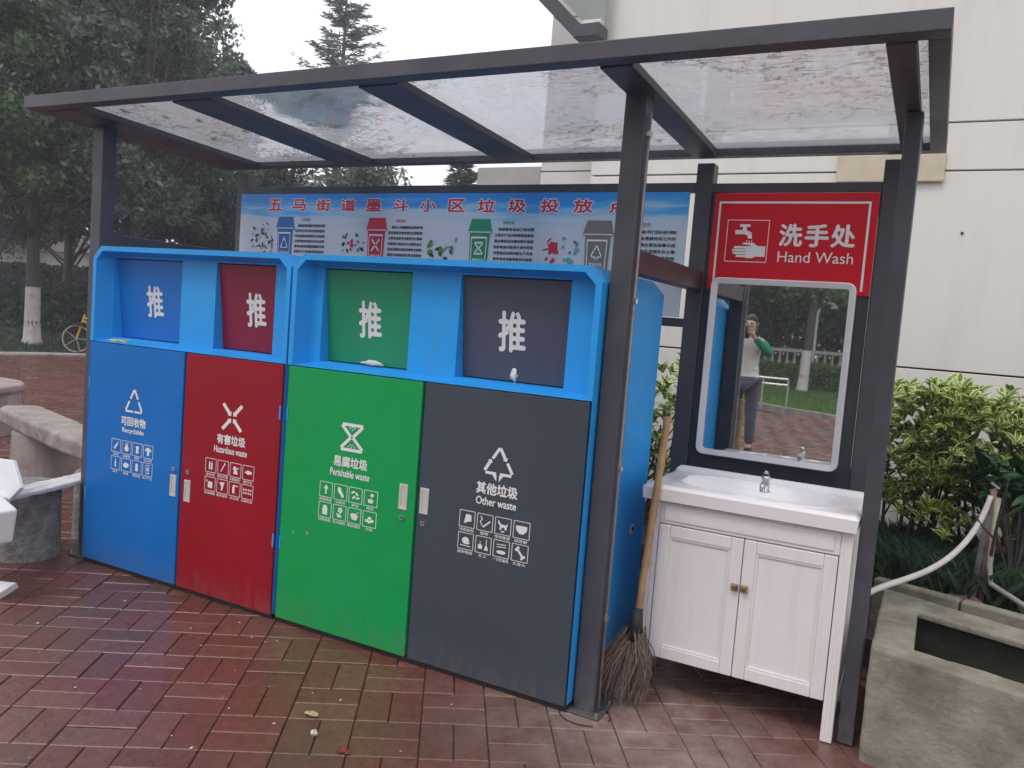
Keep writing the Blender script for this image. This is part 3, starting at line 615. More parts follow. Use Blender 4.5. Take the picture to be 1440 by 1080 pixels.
        lk = MB().tube([(hx, YF-.005, D['lz']), (hx, YF+.002, D['lz'])], .011, 14).tube([(hx, YF-.0062, D['lz']), (hx, YF-.0052, D['lz'])], .0045, 8, mi=1)
        lk.build('lock', [CHROME, DARK], d)
        hxx = xb-.008 if nm in ('red', 'grey') else xa+.008
        for z in (() if nm == 'grey' else (.93, .36)): MB().box(hxx-.004, hxx+.004, YF-.003, YF+.001, z-.03, z+.03).build('hinge', BINBLUE, d, bevel=.001)
        # print
        cx = D['cx']; k = Ink(YF-.0008)
        k.frame(cx-.068, .812, .136, .122); emblem(k, D['em']); k.build('emblem', PRINT, d)
        k = Ink(YF-.0008); k.text(D['zh'], cx-.088, .746, .176, .044, bold=.035); wl = {'Recyclable': .155, 'Hazardous waste': .205, 'Perishable waste': .205, 'Other waste': .172}[D['en']]
        k.text(D['en'], cx-wl/2, .704, wl, .030, bold=.03); k.build('lettering', PRINT, d)
        for q_, (ic, cap) in enumerate(D['ic']):
            c_, r_ = q_ % 4, q_//4; bx, bz = cx-.1525+c_*.0785, .604-r_*.087
            k = Ink(YF-.0008).frame(bx, bz, .067, .064)
            k.path([(0, 0), (1, 0), (1, 1), (0, 1)], .04, close=True); shape(k, ic)
            wcap = min(1, .27*len(cap)); k.text(cap, .5-wcap/2, -.26, wcap, .19, bold=.01)
            k.build('pictogram', PRINT, d)
    return root
CHIP = mat('bare_chip', (.42, .40, .22), .6, var=.3, vscale=90)
b1 = make_bin(-2.757, -1.442, ('blue', 'red'), 'bright blue steel bin cabinet with a blue and a dark red door')
b2 = make_bin(-1.430, -.008, ('green', 'grey'), 'bright blue steel bin cabinet with a green and a charcoal door, beside the middle post')
gd = [c for c in b2.children if c.get('label') == 'green locker door'][0]
k = Ink(YF-.0006); k.ell(-1.345, .42, .0035, .007).ell(-1.268, .43, .003, .010, rot=.2).ell(-1.262, .432, .002, .006); k.build('paint_chips', CHIP, gd)
# small plate on the bin's side
MB().box(-.0075, -.004, .50, .535, .56, .595).box(-.0035, -.002, .508, .527, .568, .587, 1).build('side_plate', [WHITEP, DARK], b2)

def crumple(name, c, sx, sy, sz, matl, label, cat, n_=5, seed=0, flat=.3):
    r_ = random.Random(seed); bm = bmesh.new(); bmesh.ops.create_icosphere(bm, subdivisions=2, radius=1)
    for v in bm.verts:
        k = 1+r_.uniform(-.35, .3); v.co = Vector((v.co.x*sx*k, v.co.y*sy*k, v.co.z*sz*(1+r_.uniform(-.5, .5))))
    zm = min(v.co.z for v in bm.verts)
    me = bpy.data.meshes.new(name); bm.to_mesh(me); bm.free(); me.materials.append(matl)
    o = link_mesh(name, me, None, (c[0], c[1], c[2]-zm)); return tag(o, label, cat)
PAPER = mat('crumpled_paper', (.72, .70, .66), .8, var=.15, vscale=60, bump=.002, bscale=90)
crumple('paper_scrap', (-1.06, .06, 1.1695), .055, .022, .010, PAPER, 'crumpled white paper left below the green push flap', 'paper', seed=3)
crumple('tissue', (-.395, .085, 1.1695), .014, .012, .022, PAPER, 'small white tissue standing below the charcoal push flap', 'tissue', seed=4)
crumple('plastic_wrapper', (-2.60, -.005, 1.146), .085, .022, .007, mat('yellow_film', (.50, .46, .26), .4, var=.3, vscale=50), 'crumpled yellowish wrapper on the ledge above the blue door', 'wrapper', seed=5)

# ------------------------------------------------------------------ banner
BAN = bpy.data.materials.new('banner_print'); BAN.use_nodes = True
n = BAN.node_tree.nodes; l = BAN.node_tree.links; b = n['Principled BSDF']; b.inputs['Roughness'].default_value = .35
g_ = n.new('ShaderNodeNewGeometry'); sp_ = n.new('ShaderNodeSeparateXYZ'); l.new(g_.outputs['Position'], sp_.inputs[0])
mp = n.new('ShaderNodeMapping'); mp.inputs['Scale'].default_value = (1.3, 1, 16); mp.inputs['Rotation'].default_value = (0, R(2.5), 0); l.new(g_.outputs['Position'], mp.inputs[0])
nz = n.new('ShaderNodeTexNoise'); nz.inputs['Scale'].default_value = 1.5; nz.inputs['Detail'].default_value = 5; l.new(mp.outputs[0], nz.inputs['Vector'])
def mr2(o_, a, b_, c, d):
    x = n.new('ShaderNodeMapRange'); l.new(o_, x.inputs[0]); x.inputs[1].default_value = a; x.inputs[2].default_value = b_; x.inputs[3].default_value = c; x.inputs[4].default_value = d; return x.outputs[0]
ad = n.new('ShaderNodeMath'); ad.operation = 'ADD'; l.new(mr2(sp_.outputs['Z'], 1.88, 2.03, 0, 1), ad.inputs[0]); l.new(mr2(nz.outputs['Fac'], .3, .7, .3, -.35), ad.inputs[1])
rp = n.new('ShaderNodeValToRGB'); e = rp.color_ramp.elements; e[0].color = (.62, .66, .74, 1); e[0].position = .05; e[1].color = (.02, .30, .80, 1); e[1].position = .85
q_ = e.new(.35); q_.color = (.50, .66, .76, 1); q_ = e.new(.6); q_.color = (.10, .46, .84, 1); l.new(ad.outputs[0], rp.inputs[0]); l.new(rp.outputs[0], b.inputs['Base Color'])
ban = empty('banner', (-1.44, YR-.002, 1.5), label='long blue and white waste sorting banner with red Chinese title above the bins', cat='banner')
MB().box(-2.812, -.02, YR-.006, YR+.004, 1.484, 2.054).build('banner_sheet', BAN, ban)
C_RED = mat('ink_red', (.62, .02, .06), .5); C_WHITE = mat('ink_white', (.85, .85, .85), .5); C_BLACK = mat('ink_black', (.03, .03, .035), .5)
C_BLUE = mat('ink_blue', (.02, .13, .42), .5); C_GREEN = mat('ink_green', (.01, .30, .15), .5); C_GREY = mat('ink_grey', (.21, .20, .19), .5)
C_LG = mat('ink_leaf', (.12, .26, .08), .5); C_DG = mat('ink_darkgreen', (.04, .10, .06), .5); C_CY = mat('ink_cyan', (.10, .38, .50), .5)
INKS = [C_WHITE, C_RED, C_BLACK, C_BLUE, C_GREEN, C_GREY, C_LG, C_DG, C_CY]
YBN = YR-.0068
ttl = '五马街道墨斗小区垃圾投放点'
xs = [-2.53, -2.346, -2.165, -1.982, -1.803, -1.621, -1.442, -1.26, -1.082, -.903, -.72, -.541, -.355]
for ch_, x in zip(ttl, xs):
    k = Ink(YBN, .00003)
    for a_ in range(12): k.text(ch_, x-.050+.0065*math.cos(a_*.5236), 1.957+.0065*math.sin(a_*.5236), .100, .064, 0)
    k.text(ch_, x-.050, 1.957, .100, .064, 1, bold=.035); k.build('title_character', INKS, ban)
def mini_bin(x, ci, em, zh, w_=.135):
    k = Ink(YBN).frame(x-w_/2, 1.62, w_, .30); k.step = .00004
    k.poly([(.12, 0), (.88, 0), (.94, .76), (.06, .76)], ci).poly([(-.02, .8), (1.02, .8), (.92, 1), (.10, 1)], ci).poly([(-.04, .755), (1.04, .755), (1.04, .805), (-.04, .805)], ci)
    kk = Ink(YBN-.0006*ci-.0034).frame(x-w_/2, 1.62, w_, .30)
    kk.path([(.2, .08), (.8, .08), (.84, .68), (.16, .68)], .03, close=True).line((-.02, .775), (1.02, .775), .015)
    kk.frame(x-.030, 1.735, .060, .068); emblem(kk, em); kk.frame(0, 0, 1, 1); kk.text(zh, x-.034, 1.70, .068, .017, bold=.02); kk.text('waste', x-.022, 1.683, .044, .009)
    o = k.build('bin_picture', INKS, ban); kk.build('bin_marks', INKS, o)
mini_bin(-2.443, 3, 'triangle', '可回收物'); mini_bin(-1.772, 1, 'cross', '有害垃圾'); mini_bin(-1.107, 4, 'hourglass', '易腐垃圾'); mini_bin(-.45, 5, 'arrows', '其他垃圾', .15)
def para(x0, title, tci, lines, z0=1.862, w_=.225, th=.016, dz_=.030, off=.02):
    k = Ink(YBN); k.text(title, x0+.045, z0+.034, .065, .017, tci, bold=.01)
    for i, s_ in enumerate(lines):
        a = off if i == 0 else 0; k.text(s_, x0+a, z0-i*dz_, w_-a, th, 2, bold=.03)
    k.build('banner_paragraph', INKS, ban)
para(-2.366, '可回收物', 5, ['指适宜回收循环使用和资源', '利用的生活垃圾包括废纸塑料', '玻璃金属织物等再生利用废物', '主要有报纸纸箱书本杂志包装', '废旧金属易拉罐玻璃瓶旧衣物', '电器电子产品旧家具等物品类'])
para(-1.69, '有害垃圾', 1, ['指对人体健康和自然环境', '造成直接危害或潜在危害物质', '主要包括废电池废荧光灯管等', '废温度计废血压计过期药品及', '废油漆桶杀虫剂消毒剂包装物', '废胶片废相纸等有毒有害废物'])
para(-1.02, '易腐垃圾', 4, ['指易腐食品加工和消费', '过程中产生的物质剩饭剩菜', '果皮果核花卉植物菜叶菜梗', '肉碎骨鱼内脏茶叶渣中药渣', '过期食品动物内脏水产贝类', '废弃食用油脂等厨余垃圾物'])
para(-.30, '其他垃圾', 5, ['指除可回收物', '有害垃圾易腐垃圾之外的', '生活废物主要包括餐巾纸', '卫生纸尿不湿烟头灰土等', '废弃陶瓷一次性用品物类'], w_=.235)
def cluster(x, z, w_, h_, cols, n_, seed, name='waste_picture', smax=.016):
    r_ = random.Random(seed); k = Ink(YBN, .00008)
    for _ in range(n_):
        k.k = r_.randint(0, 8); t = r_.uniform(0, 6.28); rr = r_.random()**.5
        k.ell(x+rr*math.cos(t)*w_/2, z+rr*math.sin(t)*h_/2, r_.uniform(.004, smax), r_.uniform(.003, smax*.7), r_.choice(cols), 9, r_.uniform(0, 3))
    k.build(name, INKS, ban)
cluster(-2.625, 1.79, .19, .19, [2, 2, 2, 5, 7], 40, 1, smax=.014); cluster(-1.945, 1.765, .19, .13, [7, 2, 2, 6], 18, 2); cluster(-1.955, 1.77, .04, .04, [1], 5, 21, smax=.02)
cluster(-1.325, 1.775, .20, .15, [7, 7, 6, 6, 2], 16, 3, smax=.026); cluster(-.70, 1.765, .10, .12, [1, 1, 1], 16, 4, smax=.026); cluster(-.585, 1.765, .11, .10, [8, 8, 3, 5], 8, 5, smax=.026)
cluster(-.625, 1.83, .02, .02, [8], 2, 6, smax=.022); cluster(-2.545, 1.73, .02, .07, [6], 6, 8)

# ------------------------------------------------------------------ hand wash sign
sg = empty('hand_wash_sign', (.437, YR, 1.62), label='red Hand Wash sign with white border and tap pictogram above the mirror', cat='sign')
SIGNRED = mat('sign_red', (.60, .010, .026), .25, var=.06, vscale=2, coat=.3)
MB().box(.097, .776, YR-.002, YR+.011, 1.622, 2.050).build('sign_board', SIGNRED, sg, bevel=.0015)
YS = YR-.0032
k = Ink(YS); bw = .009
k.rect(.119, 2.003, .747, 2.003+bw).rect(.119, 1.66, .119+bw, 2.003).rect(.747-bw, 1.64, .747, 2.003); k.build('border_line', PRINT, sg)
k = Ink(YS); k.path([(.165, 1.748), (.345, 1.748), (.345, 1.930), (.165, 1.930)], .003, close=True)
k.frame(.165, 1.748, .18, .182)
k.rect(.30, .84, .55, .90).rect(.38, .76, .47, .84).poly([(.20, .66), (.20, .76), (.48, .76), (.60, .70), (.62, .56), (.52, .56), (.50, .64), (.42, .66)])
for i in range(3): k.line((.50+i*.06, .52), (.49+i*.06, .46), .015)
k.poly([(.40, .42), (.42, .46), (.66, .46), (.78, .38), (.96, .38), (.96, .13), (.74, .13), (.66, .09), (.50, .09), (.50, .38), (.60, .38), (.60, .41)])
for a_, b_ in ((.20, .345), (.16, .275), (.18, .205), (.26, .135)): k.line((a_+.02, b_), (.52, b_), .056).ell(a_+.03, b_, .030, .028)
k.build('tap_pictogram', PRINT, sg)
k = Ink(YS)
for ch_, x in zip('洗手处', (.393, .500, .605)): k.text(ch_, x, 1.822, .092, .092, bold=.035)
k.text('Hand Wash', .393, 1.752, .306, .046, bold=.0); k.build('lettering', PRINT, sg)

# ------------------------------------------------------------------ mirror
mi_ = empty('mirror', (.42, YR, .875), label='rectangular wall mirror in a white plastic frame above the washbasin', cat='mirror')
def rrect(x0, x1, z0, z1, r_, n_=5):
    p = []
    for cx, cz, a0 in ((x1-r_, z1-r_, 0), (x0+r_, z1-r_, 90), (x0+r_, z0+r_, 180), (x1-r_, z0+r_, 270)):
        for i in range(n_+1): a = R(a0+90*i/n_); p.append((cx+r_*math.cos(a), cz+r_*math.sin(a)))
    return p
Oo, Ii = rrect(.118, .726, .873, 1.674, .035), rrect(.144, .700, .899, 1.648, .012); nn = len(Oo)
Om = rrect(.122, .722, .877, 1.670, .033)
fm = MB(); rings = [(Oo, YR+.010), (Oo, YR-.018), (Om, YR-.024), (Ii, YR-.018), (Ii, YR-.004)]
for (a, ya), (b_, yb_) in zip(rings[:-1], rings[1:]):
    for i in range(nn):
        j = (i+1) % nn; fm.add([(a[i][0], ya, a[i][1]), (b_[i][0], yb_, b_[i][1]), (b_[j][0], yb_, b_[j][1]), (a[j][0], ya, a[j][1])], [(0, 1, 2, 3)])
fm.build('frame', WHITEP, mi_, fix=True)
MB().add([(x, YR-.0045, z) for x, z in rrect(.143, .701, .898, 1.649, .012)], [tuple(range(nn))[::-1]]).build('glass', mat('mirror_silver', (.82, .84, .83), .015, 1), mi_)

# ------------------------------------------------------------------ washstand
ws = empty('washstand', (.49, .52, 0), label='white wooden washstand cabinet with ceramic basin under the mirror', cat='washstand')
CX0, CX1, CY0, CY1 = .128, .862, .312, .74
for x in (CX0, CX1-.040):
    for y in (CY0, CY1-.040):
        lg = MB().box(x, x+.040, y, y+.040, .003, .764)
        lg.build('leg', CABINET, ws, bevel=.004)
        if y == CY0:
            for q_ in (.012, .024): MB().box(x+q_, x+q_+.004, y-.002, y+.001, .02, .75).build('leg_fluting', CABINET, ws, bevel=.001)
for x in (CX0+.006, CX1-.018): MB().box(x, x+.012, CY0+.0405, CY1-.0405, .15, .764).build('side_panel', CABINET, ws, bevel=.001)
for x in (CX0+.003, CX1-.015):
    MB().bar((x+.006, CY0+.05, .075), (x+.006, CY1-.05, .165), .012, .02).build('side_brace', CABINET, ws)
MB().box(CX0+.041, CX1-.041, CY1-.02, CY1-.005, .15, .764).build('rear_panel', CABINET, ws)
MB().box(CX0+.0405, CX1-.0405, CY0+.02, CY1-.021, .15, .166).build('bottom_panel', CABINET, ws)
MB().box(CX0+.0405, CX1-.0405, CY0+.001, CY0+.018, .676, .764).build('apron', CABINET, ws, bevel=.003)
MB().box(CX0+.06, CX1-.06, CY0-.004, CY0+.0005, .690, .750).build('apron_moulding', CABINET, ws, bevel=.004)
XC = (CX0+CX1)/2
for x0, x1, kx in ((CX0+.043, XC-.0015, XC-.018), (XC+.0015, CX1-.043, XC+.018)):
    d = MB(); z0, z1 = .150, .672; fr_ = .045; y0, y1 = CY0-.002, CY0+.018
    d.box(x0, x0+fr_, y0, y1, z0, z1).box(x1-fr_, x1, y0, y1, z0, z1).box(x0+fr_+.0003, x1-fr_-.0003, y0, y1, z0, z0+fr_).box(x0+fr_+.0003, x1-fr_-.0003, y0, y1, z1-fr_, z1)
    dr = d.build('door', CABINET, ws, bevel=.003)
    MB().box(x0+fr_-.002, x1-fr_+.002, CY0+.007, CY0+.014, z0+fr_-.002, z1-fr_+.002).build('panel', CABINET, dr)
    t_ = MB(); a, b_, c, e_ = x0+fr_, x1-fr_, z0+fr_, z1-fr_
    for q0, q1, q2, q3 in ((a, b_, c, c+.008), (a, b_, e_-.008, e_), (a, a+.008, c+.0081, e_-.0081), (b_-.008, b_, c+.0081, e_-.0081)): t_.box(q0, q1, CY0+.001, CY0+.0068, q2, q3)
    t_.build('moulding', CABINET, dr, bevel=.002)
    kb = MB(); kb.obox((kx, CY0-.006, .49), (.004, 0, 0), (0, .005, 0), (0, 0, .004))
    kb.add([(kx-.013, CY0-.011, .476), (kx+.013, CY0-.011, .476), (kx+.013, CY0-.011, .504), (kx-.013, CY0-.011, .504), (kx-.007, CY0-.021, .483), (kx+.007, CY0-.021, .483), (kx+.007, CY0-.021, .497), (kx-.007, CY0-.021, .497)],
           [(3, 2, 1, 0), (4, 5, 6, 7), (0, 1, 5, 4), (1, 2, 6, 5), (2, 3, 7, 6), (3, 0, 4, 7)])
    kb.build('knob', BRASS, dr)
# basin: height field with a bowl, raised back lip and rolled front edge
BX0, BX1, BY0, BY1, BZ = .100, .874, .282, .760, .826
nx, ny = 60, 44; V = []; 
def bz(x, y):
    ex = min(x-BX0, BX1-x); ey = y-BY0; z = BZ
    e_ = min(ex, ey); 
    if e_ < .02: z -= .012*(1-e_/.02)**2
    dx_, dy_ = (x-.49)/.285, (y-.50)/.165; r_ = (abs(dx_)**3.2+abs(dy_)**3.2)**(1/3.2)
    if r_ < 1: z -= .105*(1-r_**3.0)**.8
    else: z += .004*math.exp(-((r_-1.05)/.08)**2)
    bb_ = y-(BY1-.035)
    if bb_ > -.03: z += .015*min(1, max(0, (bb_+.03)/.045))**1.5
    return z
us = [BX0+(BX1-BX0)*(i/nx) for i in range(nx+1)]; vs_ = [BY0+(BY1-BY0)*(j/ny) for j in range(ny+1)]
V = [(x, y, bz(x, y)) for y in vs_ for x in us]; F = [(j*(nx+1)+i, j*(nx+1)+i+1, (j+1)*(nx+1)+i+1, (j+1)*(nx+1)+i) for j in range(ny) for i in range(nx)]
mb = MB().add(V, F)
rim = [i for i in range(nx+1)]+[j*(nx+1)+nx for j in range(1, ny+1)]+[ny*(nx+1)+i for i in range(nx-1, -1, -1)]+[j*(nx+1) for j in range(ny-1, 0, -1)]
lo = len(mb.v)
for i in rim: x, y, z = V[i]; mb.v.append((x+(.004 if x <= BX0 else -.004 if x >= BX1 else 0), y+(.004 if y <= BY0 else 0), .768))
for a in range(len(rim)):
    c_ = (a+1) % len(rim); mb.f.append((rim[a], lo+a, lo+c_, rim[c_])); mb.mi.append(0)
bs = mb.build('basin', CERAMIC, ws, smooth=True)
md = bs.modifiers.new('es', 'EDGE_SPLIT'); md.split_angle = R(50)
MB().lathe((.535, .53, BZ-.104), [(.02, 0), (.018, .003), (.006, .002)], 16).build('drain', CHROME, bs, smooth=True)
MB().box(.532, .556, .345, .349, .790, .8).build('overflow_mark', CHROME, bs) if False else None
fc = MB(); fx, fy = .517, .500
q = .72
fc.lathe((fx, fy, BZ), [(.021, 0), (.020, .004), (.016, .007), (.0155, .065*q), (.017, .07*q), (.017, .082*q), (.012, .088*q)], 18)
fc.tube([(fx, fy, BZ+.040*q), (fx, fy-.05*q, BZ+.052*q), (fx, fy-.095*q, BZ+.046*q), (fx, fy-.105*q, BZ+.028*q)], [.011, .010, .009, .008], 12)
fc.tube([(fx, fy, BZ+.088*q), (fx, fy+.01*q, BZ+.100*q), (fx, fy-.03*q, BZ+.112*q)], [.011, .010, .006], 10)
fct = fc.build('faucet', CHROME, ws, smooth=True)

# ------------------------------------------------------------------ broom
br = empty('broom', (.14, .2, 0), label='worn twig broom with a bamboo handle leaning on the washstand', cat='broom')
p0, p1 = Vector((.146, .205, .26)), Vector((.168, .298, 1.09)); hp, hr = [], []
for i in range(41):
    t = i/40; q = p0.lerp(p1, t); hp.append(q); hr.append(.0135+.0012*t+(.0035 if i % 9 == 4 else 0))
MB().tube(hp, hr, 12).build('handle', BAMBOO, br, smooth=True)
MB().tube([p0+Vector((0, 0, -.02)), p0+Vector((0, .0, .05)), p0+Vector((.001, .006, .10))], [.034, .026, .019], 12).build('binding', mat('black_sleeve', (.02, .02, .022), .6, var=.3, vscale=50), br, smooth=True)
tw = MB(); r_ = random.Random(4)
for i in range(620):
    lobe = -1 if i % 2 else 1
    sp_x = lobe*r_.uniform(.005, .085)*(1 if lobe > 0 else 1.05); ex, ey = .135+sp_x-.01, .17+r_.gauss(0, .035); ez = r_.uniform(.003, .07)+abs(sp_x)*.15
    st = p0+Vector((r_.gauss(0, .012)+sp_x*.15, r_.gauss(0, .012), r_.uniform(-.03, .03)))
    md_ = st.lerp(Vector((ex, ey, ez)), .5)+Vector((sp_x*.35+r_.gauss(0, .01), r_.gauss(0, .01), .01))
    e_ = Vector((ex+r_.gauss(0, .012), ey, ez)); w_ = r_.uniform(.0012, .0028)
    tw.tube([st, md_, e_], [w_, w_, w_*.5], 3, cap=False)
o = tw.build('twigs', TWIG, br); o['kind'] = 'stuff'

# ------------------------------------------------------------------ concrete trough, bed, hose, pipes
tr_ = MB()
o4 = [(.955, .262), (2.05, -.052), (2.35, .48), (.952, 1.06)]; i4 = [(1.086, .335), (1.93, .120), (2.15, .46), (1.088, .80)]
def ringprism(mb, O_, I_, z0, z1, zf):
    n_ = 4; A_ = [(x, y, z0) for x, y in O_]+[(x, y, z1) for x, y in O_]+[(x, y, z1) for x, y in I_]+[(x, y, zf) for x, y in I_]
    f = []
    for i in range(4):
        j = (i+1) % 4; f += [(i, j, 4+j, 4+i), (4+i, 4+j, 8+j, 8+i), (8+i, 8+j, 12+j, 12+i)]
    f.append((12, 13, 14, 15)); mb.add(A_, f)
def grow(P_, d):
    cx_ = sum(p[0] for p in P_)/4; cy_ = sum(p[1] for p in P_)/4
    return [(x+(d if x > cx_ else -d), y+(d if y > cy_ else -d)) for x, y in P_]
c4 = grow(i4, .07)
A_ = [(x, y, -.02) for x, y in o4]+[(x, y, .40) for x, y in o4]+[(x, y, .40) for x, y in i4]+[(x, y, .375) for x, y in i4]+[(x, y, .374) for x, y in c4]+[(x, y, .03) for x, y in c4]
f_ = []
for i in range(4):
    j = (i+1) % 4; f_ += [(a+i, a+j, a+4+j, a+4+i) for a in range(0, 20, 4)]
tr_.add(A_, f_+[(20, 21, 22, 23)]); tr_.mi = [1 if q % 5 >= 3 else 0 for q in range(20)]+[1]  # inner faces of the well coloured near-black, its shade painted in
t_ = tr_.build('concrete_trough', [CONC, mat('well_shade_paint', (.035, .036, .026), .6, var=.4, vscale=9, bump=.004, bscale=30)], bevel=.014, seg=3); roughen(t_, .006, 5); move_origin(t_, (1.4, .5, 0)); tag(t_, 'mossy concrete trough with a dark rectangular well beside the washstand', 'trough')
bed = MB().prism([(-2.6, 1.16), (.93, 1.16), (.96, 1.5), (2.4, .98), (6, .6), (6, 2.62), (-1.2, 2.62), (-1.2, 3.18), (-2.6, 3.18)], -.02, .13).build('planting_bed', SOIL); tag(bed, 'dark soil bed along the building wall', kind='structure')
def kerb2():
    k = MB(); 
    pts = [(.905, 1.40), (1.25, 1.30), (1.62, 1.19), (2.0, 1.08), (2.4, .97)]
    root = empty('bed_kerb', (1.4, 1.25, 0), label='low brown stone kerb between trough and hedge', kind='structure')
    for i, (p, q) in enumerate(zip(pts[:-1], pts[1:])):
        d = (Vector(q)-Vector(p)).normalized()*.004
        MB().bar((p[0]+d.x, p[1]+d.y, .145), (q[0]-d.x, q[1]-d.y, .145), .14, .30).build('kerb_stone', mat('kerb_brown', (.13, .105, .085), .8, var=.3, vscale=9, bump=.008, bscale=30, dirt=(.05, .05, .03), damt=.7), root, bevel=.012)
        MB().bar((p[0]+d.x, p[1]+d.y-.105, .19), (q[0]-d.x, q[1]-d.y-.105, .19), .06, .38).build('kerb_edging', CONC, root, bevel=.01)
kerb2()
fillb = MB().prism([(.91, 1.49), (2.4, 1.05), (6, .7), (6, 2.6), (-1.1, 2.6), (-1.1, 1.49)], .131, .26).build('raised_soil', SOIL); tag(fillb, 'raised soil behind the stone kerb under the hedge', kind='structure')
HOSE = mat('white_hose', (.66, .62, .57), .5, var=.12, vscale=20)
def bez(P_, n_=24):
    P_ = [Vector(p) for p in P_]; out = []
    for i in range(n_+1):
        t = i/n_; q = P_[:]
        while len(q) > 1: q = [a.lerp(b_, t) for a, b_ in zip(q[:-1], q[1:])]
        out.append(q[0])
    return out
hs = MB().tube(bez([(.905, .835, .424), (1.00, 1.06, .46), (1.17, 1.22, .44), (1.285, 1.38, .60), (1.325, 1.44, .80)], 28), .0125, 10).build('water_hose', HOSE, smooth=True)
move_origin(hs, (.905, .835, .42)); tag(hs, 'white hose curving from the tap down behind the washstand', 'hose')
pp = empty('standpipe', (1.335, 1.45, .26), label='pair of old upright water pipes with a bent grey branch by the hedge', cat='pipe')
MB().tube([(1.335, 1.45, .27), (1.335, 1.45, .83)], .013, 10).build('riser', mat('rusty_pipe', (.30, .19, .15), .6, var=.3, vscale=20), pp, smooth=True)
MB().tube([(1.352, 1.42, .80), (1.350, 1.42, .50), (1.362, 1.40, .42), (1.52, 1.30, .36), (1.9, 1.15, .33)], .012, 10).build('branch_pipe', mat('old_pale_pipe', (.36, .35, .27), .6, var=.3, vscale=20), pp, smooth=True)
MB().tube([(1.300, 1.44, .30), (1.318, 1.45, .60), (1.325, 1.45, .72)], .015, 10).build('grey_pipe', mat('grey_pipe', (.22, .22, .23), .6, var=.3, vscale=20), pp, smooth=True)
MB().tube([(1.318, 1.43, .78), (1.345, 1.45, .80), (1.322, 1.47, .82), (1.35, 1.44, .84), (1.32, 1.44, .86)], .006, 6).build('wire_tie', mat('wire', (.5, .47, .38), .6), pp)
MB().tube([(1.30, 1.335, .315), (1.6, 1.25, .315), (2.3, 1.02, .315)], .016, 10).build('ground_pipe', mat('pinkish_pipe', (.30, .22, .19), .6, var=.3, vscale=15), pp, smooth=True)
bk = MB().box(-.06, .06, -.05, .05, 0, .05).build('loose_brick', mat('loose_brick', (.20, .12, .095), .9, var=.3, vscale=20), bevel=.006); bk.location = (1.27, 1.36, .296); bk.rotation_euler.z = .3
tag(bk, 'broken brown brick lying on the kerb by the pipes', 'brick')
fp = MB().lathe((0, 0, 0), [(.075, 0), (.085, .03), (.12, .13), (.13, .135), (.13, .155), (.11, .155)], 20).build('flower_pot', mat('terracotta', (.33, .20, .15), .85, var=.25, vscale=12), smooth=True); fp.location = (1.36, 1.86, .33); fp.rotation_euler = (.9, .5, 0)
tag(fp, 'tipped terracotta flower pot under the hedge', 'flower pot')

# hedge of variegated shrubs
VG = leafmat('variegated_green', (.10, .20, .035), isl=.35, tr=.12, rough=.35); VC = leafmat('variegated_cream', (.55, .60, .20), isl=.3, tr=.15, rough=.4)
def leaf_geo(L_, W_):
    """leaf with a green heart and a cream border, folded along the midrib"""
    st = [0, .18, .42, .7, .9, 1.0]; wd = [.06, .62, 1.0, .78, .36, .02]; V = []; F = []; M_ = []
    for s_, w_ in zip(st, wd):
        z = .10*math.sin(s_*2.6)*L_-.16*s_*s_*L_; y_ = s_*L_
        for u in (-1, -.62, 0, .62, 1): V.append((u*w_*W_/2, y_, z+abs(u)*w_*W_*.16))
    for i in range(5):
        for k in range(4):
            a = i*5+k; F.append((a, a+1, a+6, a+5)); M_.append(1 if (k in (0, 3) or i == 4) else 0)
    return np.array(V), np.array(F), np.array(M_)
LV, LF, LM = leaf_geo(1, .40)
lme = bpy.data.meshes.new('leaf'); lme.from_pydata([tuple(v) for v in LV], [], [tuple(f) for f in LF]); lme.materials.append(VG); lme.materials.append(VC); lme.polygons.foreach_set('material_index', LM); lme.polygons.foreach_set('use_smooth', [True]*len(LF)); lme.update()
def rosettes(centres, r_, upl=.5):
    """leaf transforms for rosettes: (pos, rot matrix, scale)"""
    out = []
    for c in centres:
        n_ = r_.randint(6, 9); ax = Vector((r_.gauss(0, .35), r_.gauss(-.15, .35), 1)).normalized(); q = ax.to_track_quat('Z', 'Y')
        for i in range(n_):
            az = i*2.4+r_.uniform(-.3, .3); el = r_.uniform(.15, 1.0)*(1-.5*i/n_)+.3*(i/n_)
            rot = q.to_matrix() @ Matrix.Rotation(az, 3, 'Z') @ Matrix.Rotation(el, 3, 'X') @ Matrix.Rotation(r_.gauss(0, .3), 3, 'Y')
            out.append((Vector(c)+ax*(i*.004), rot, r_.uniform(.048, .084)))
    return out
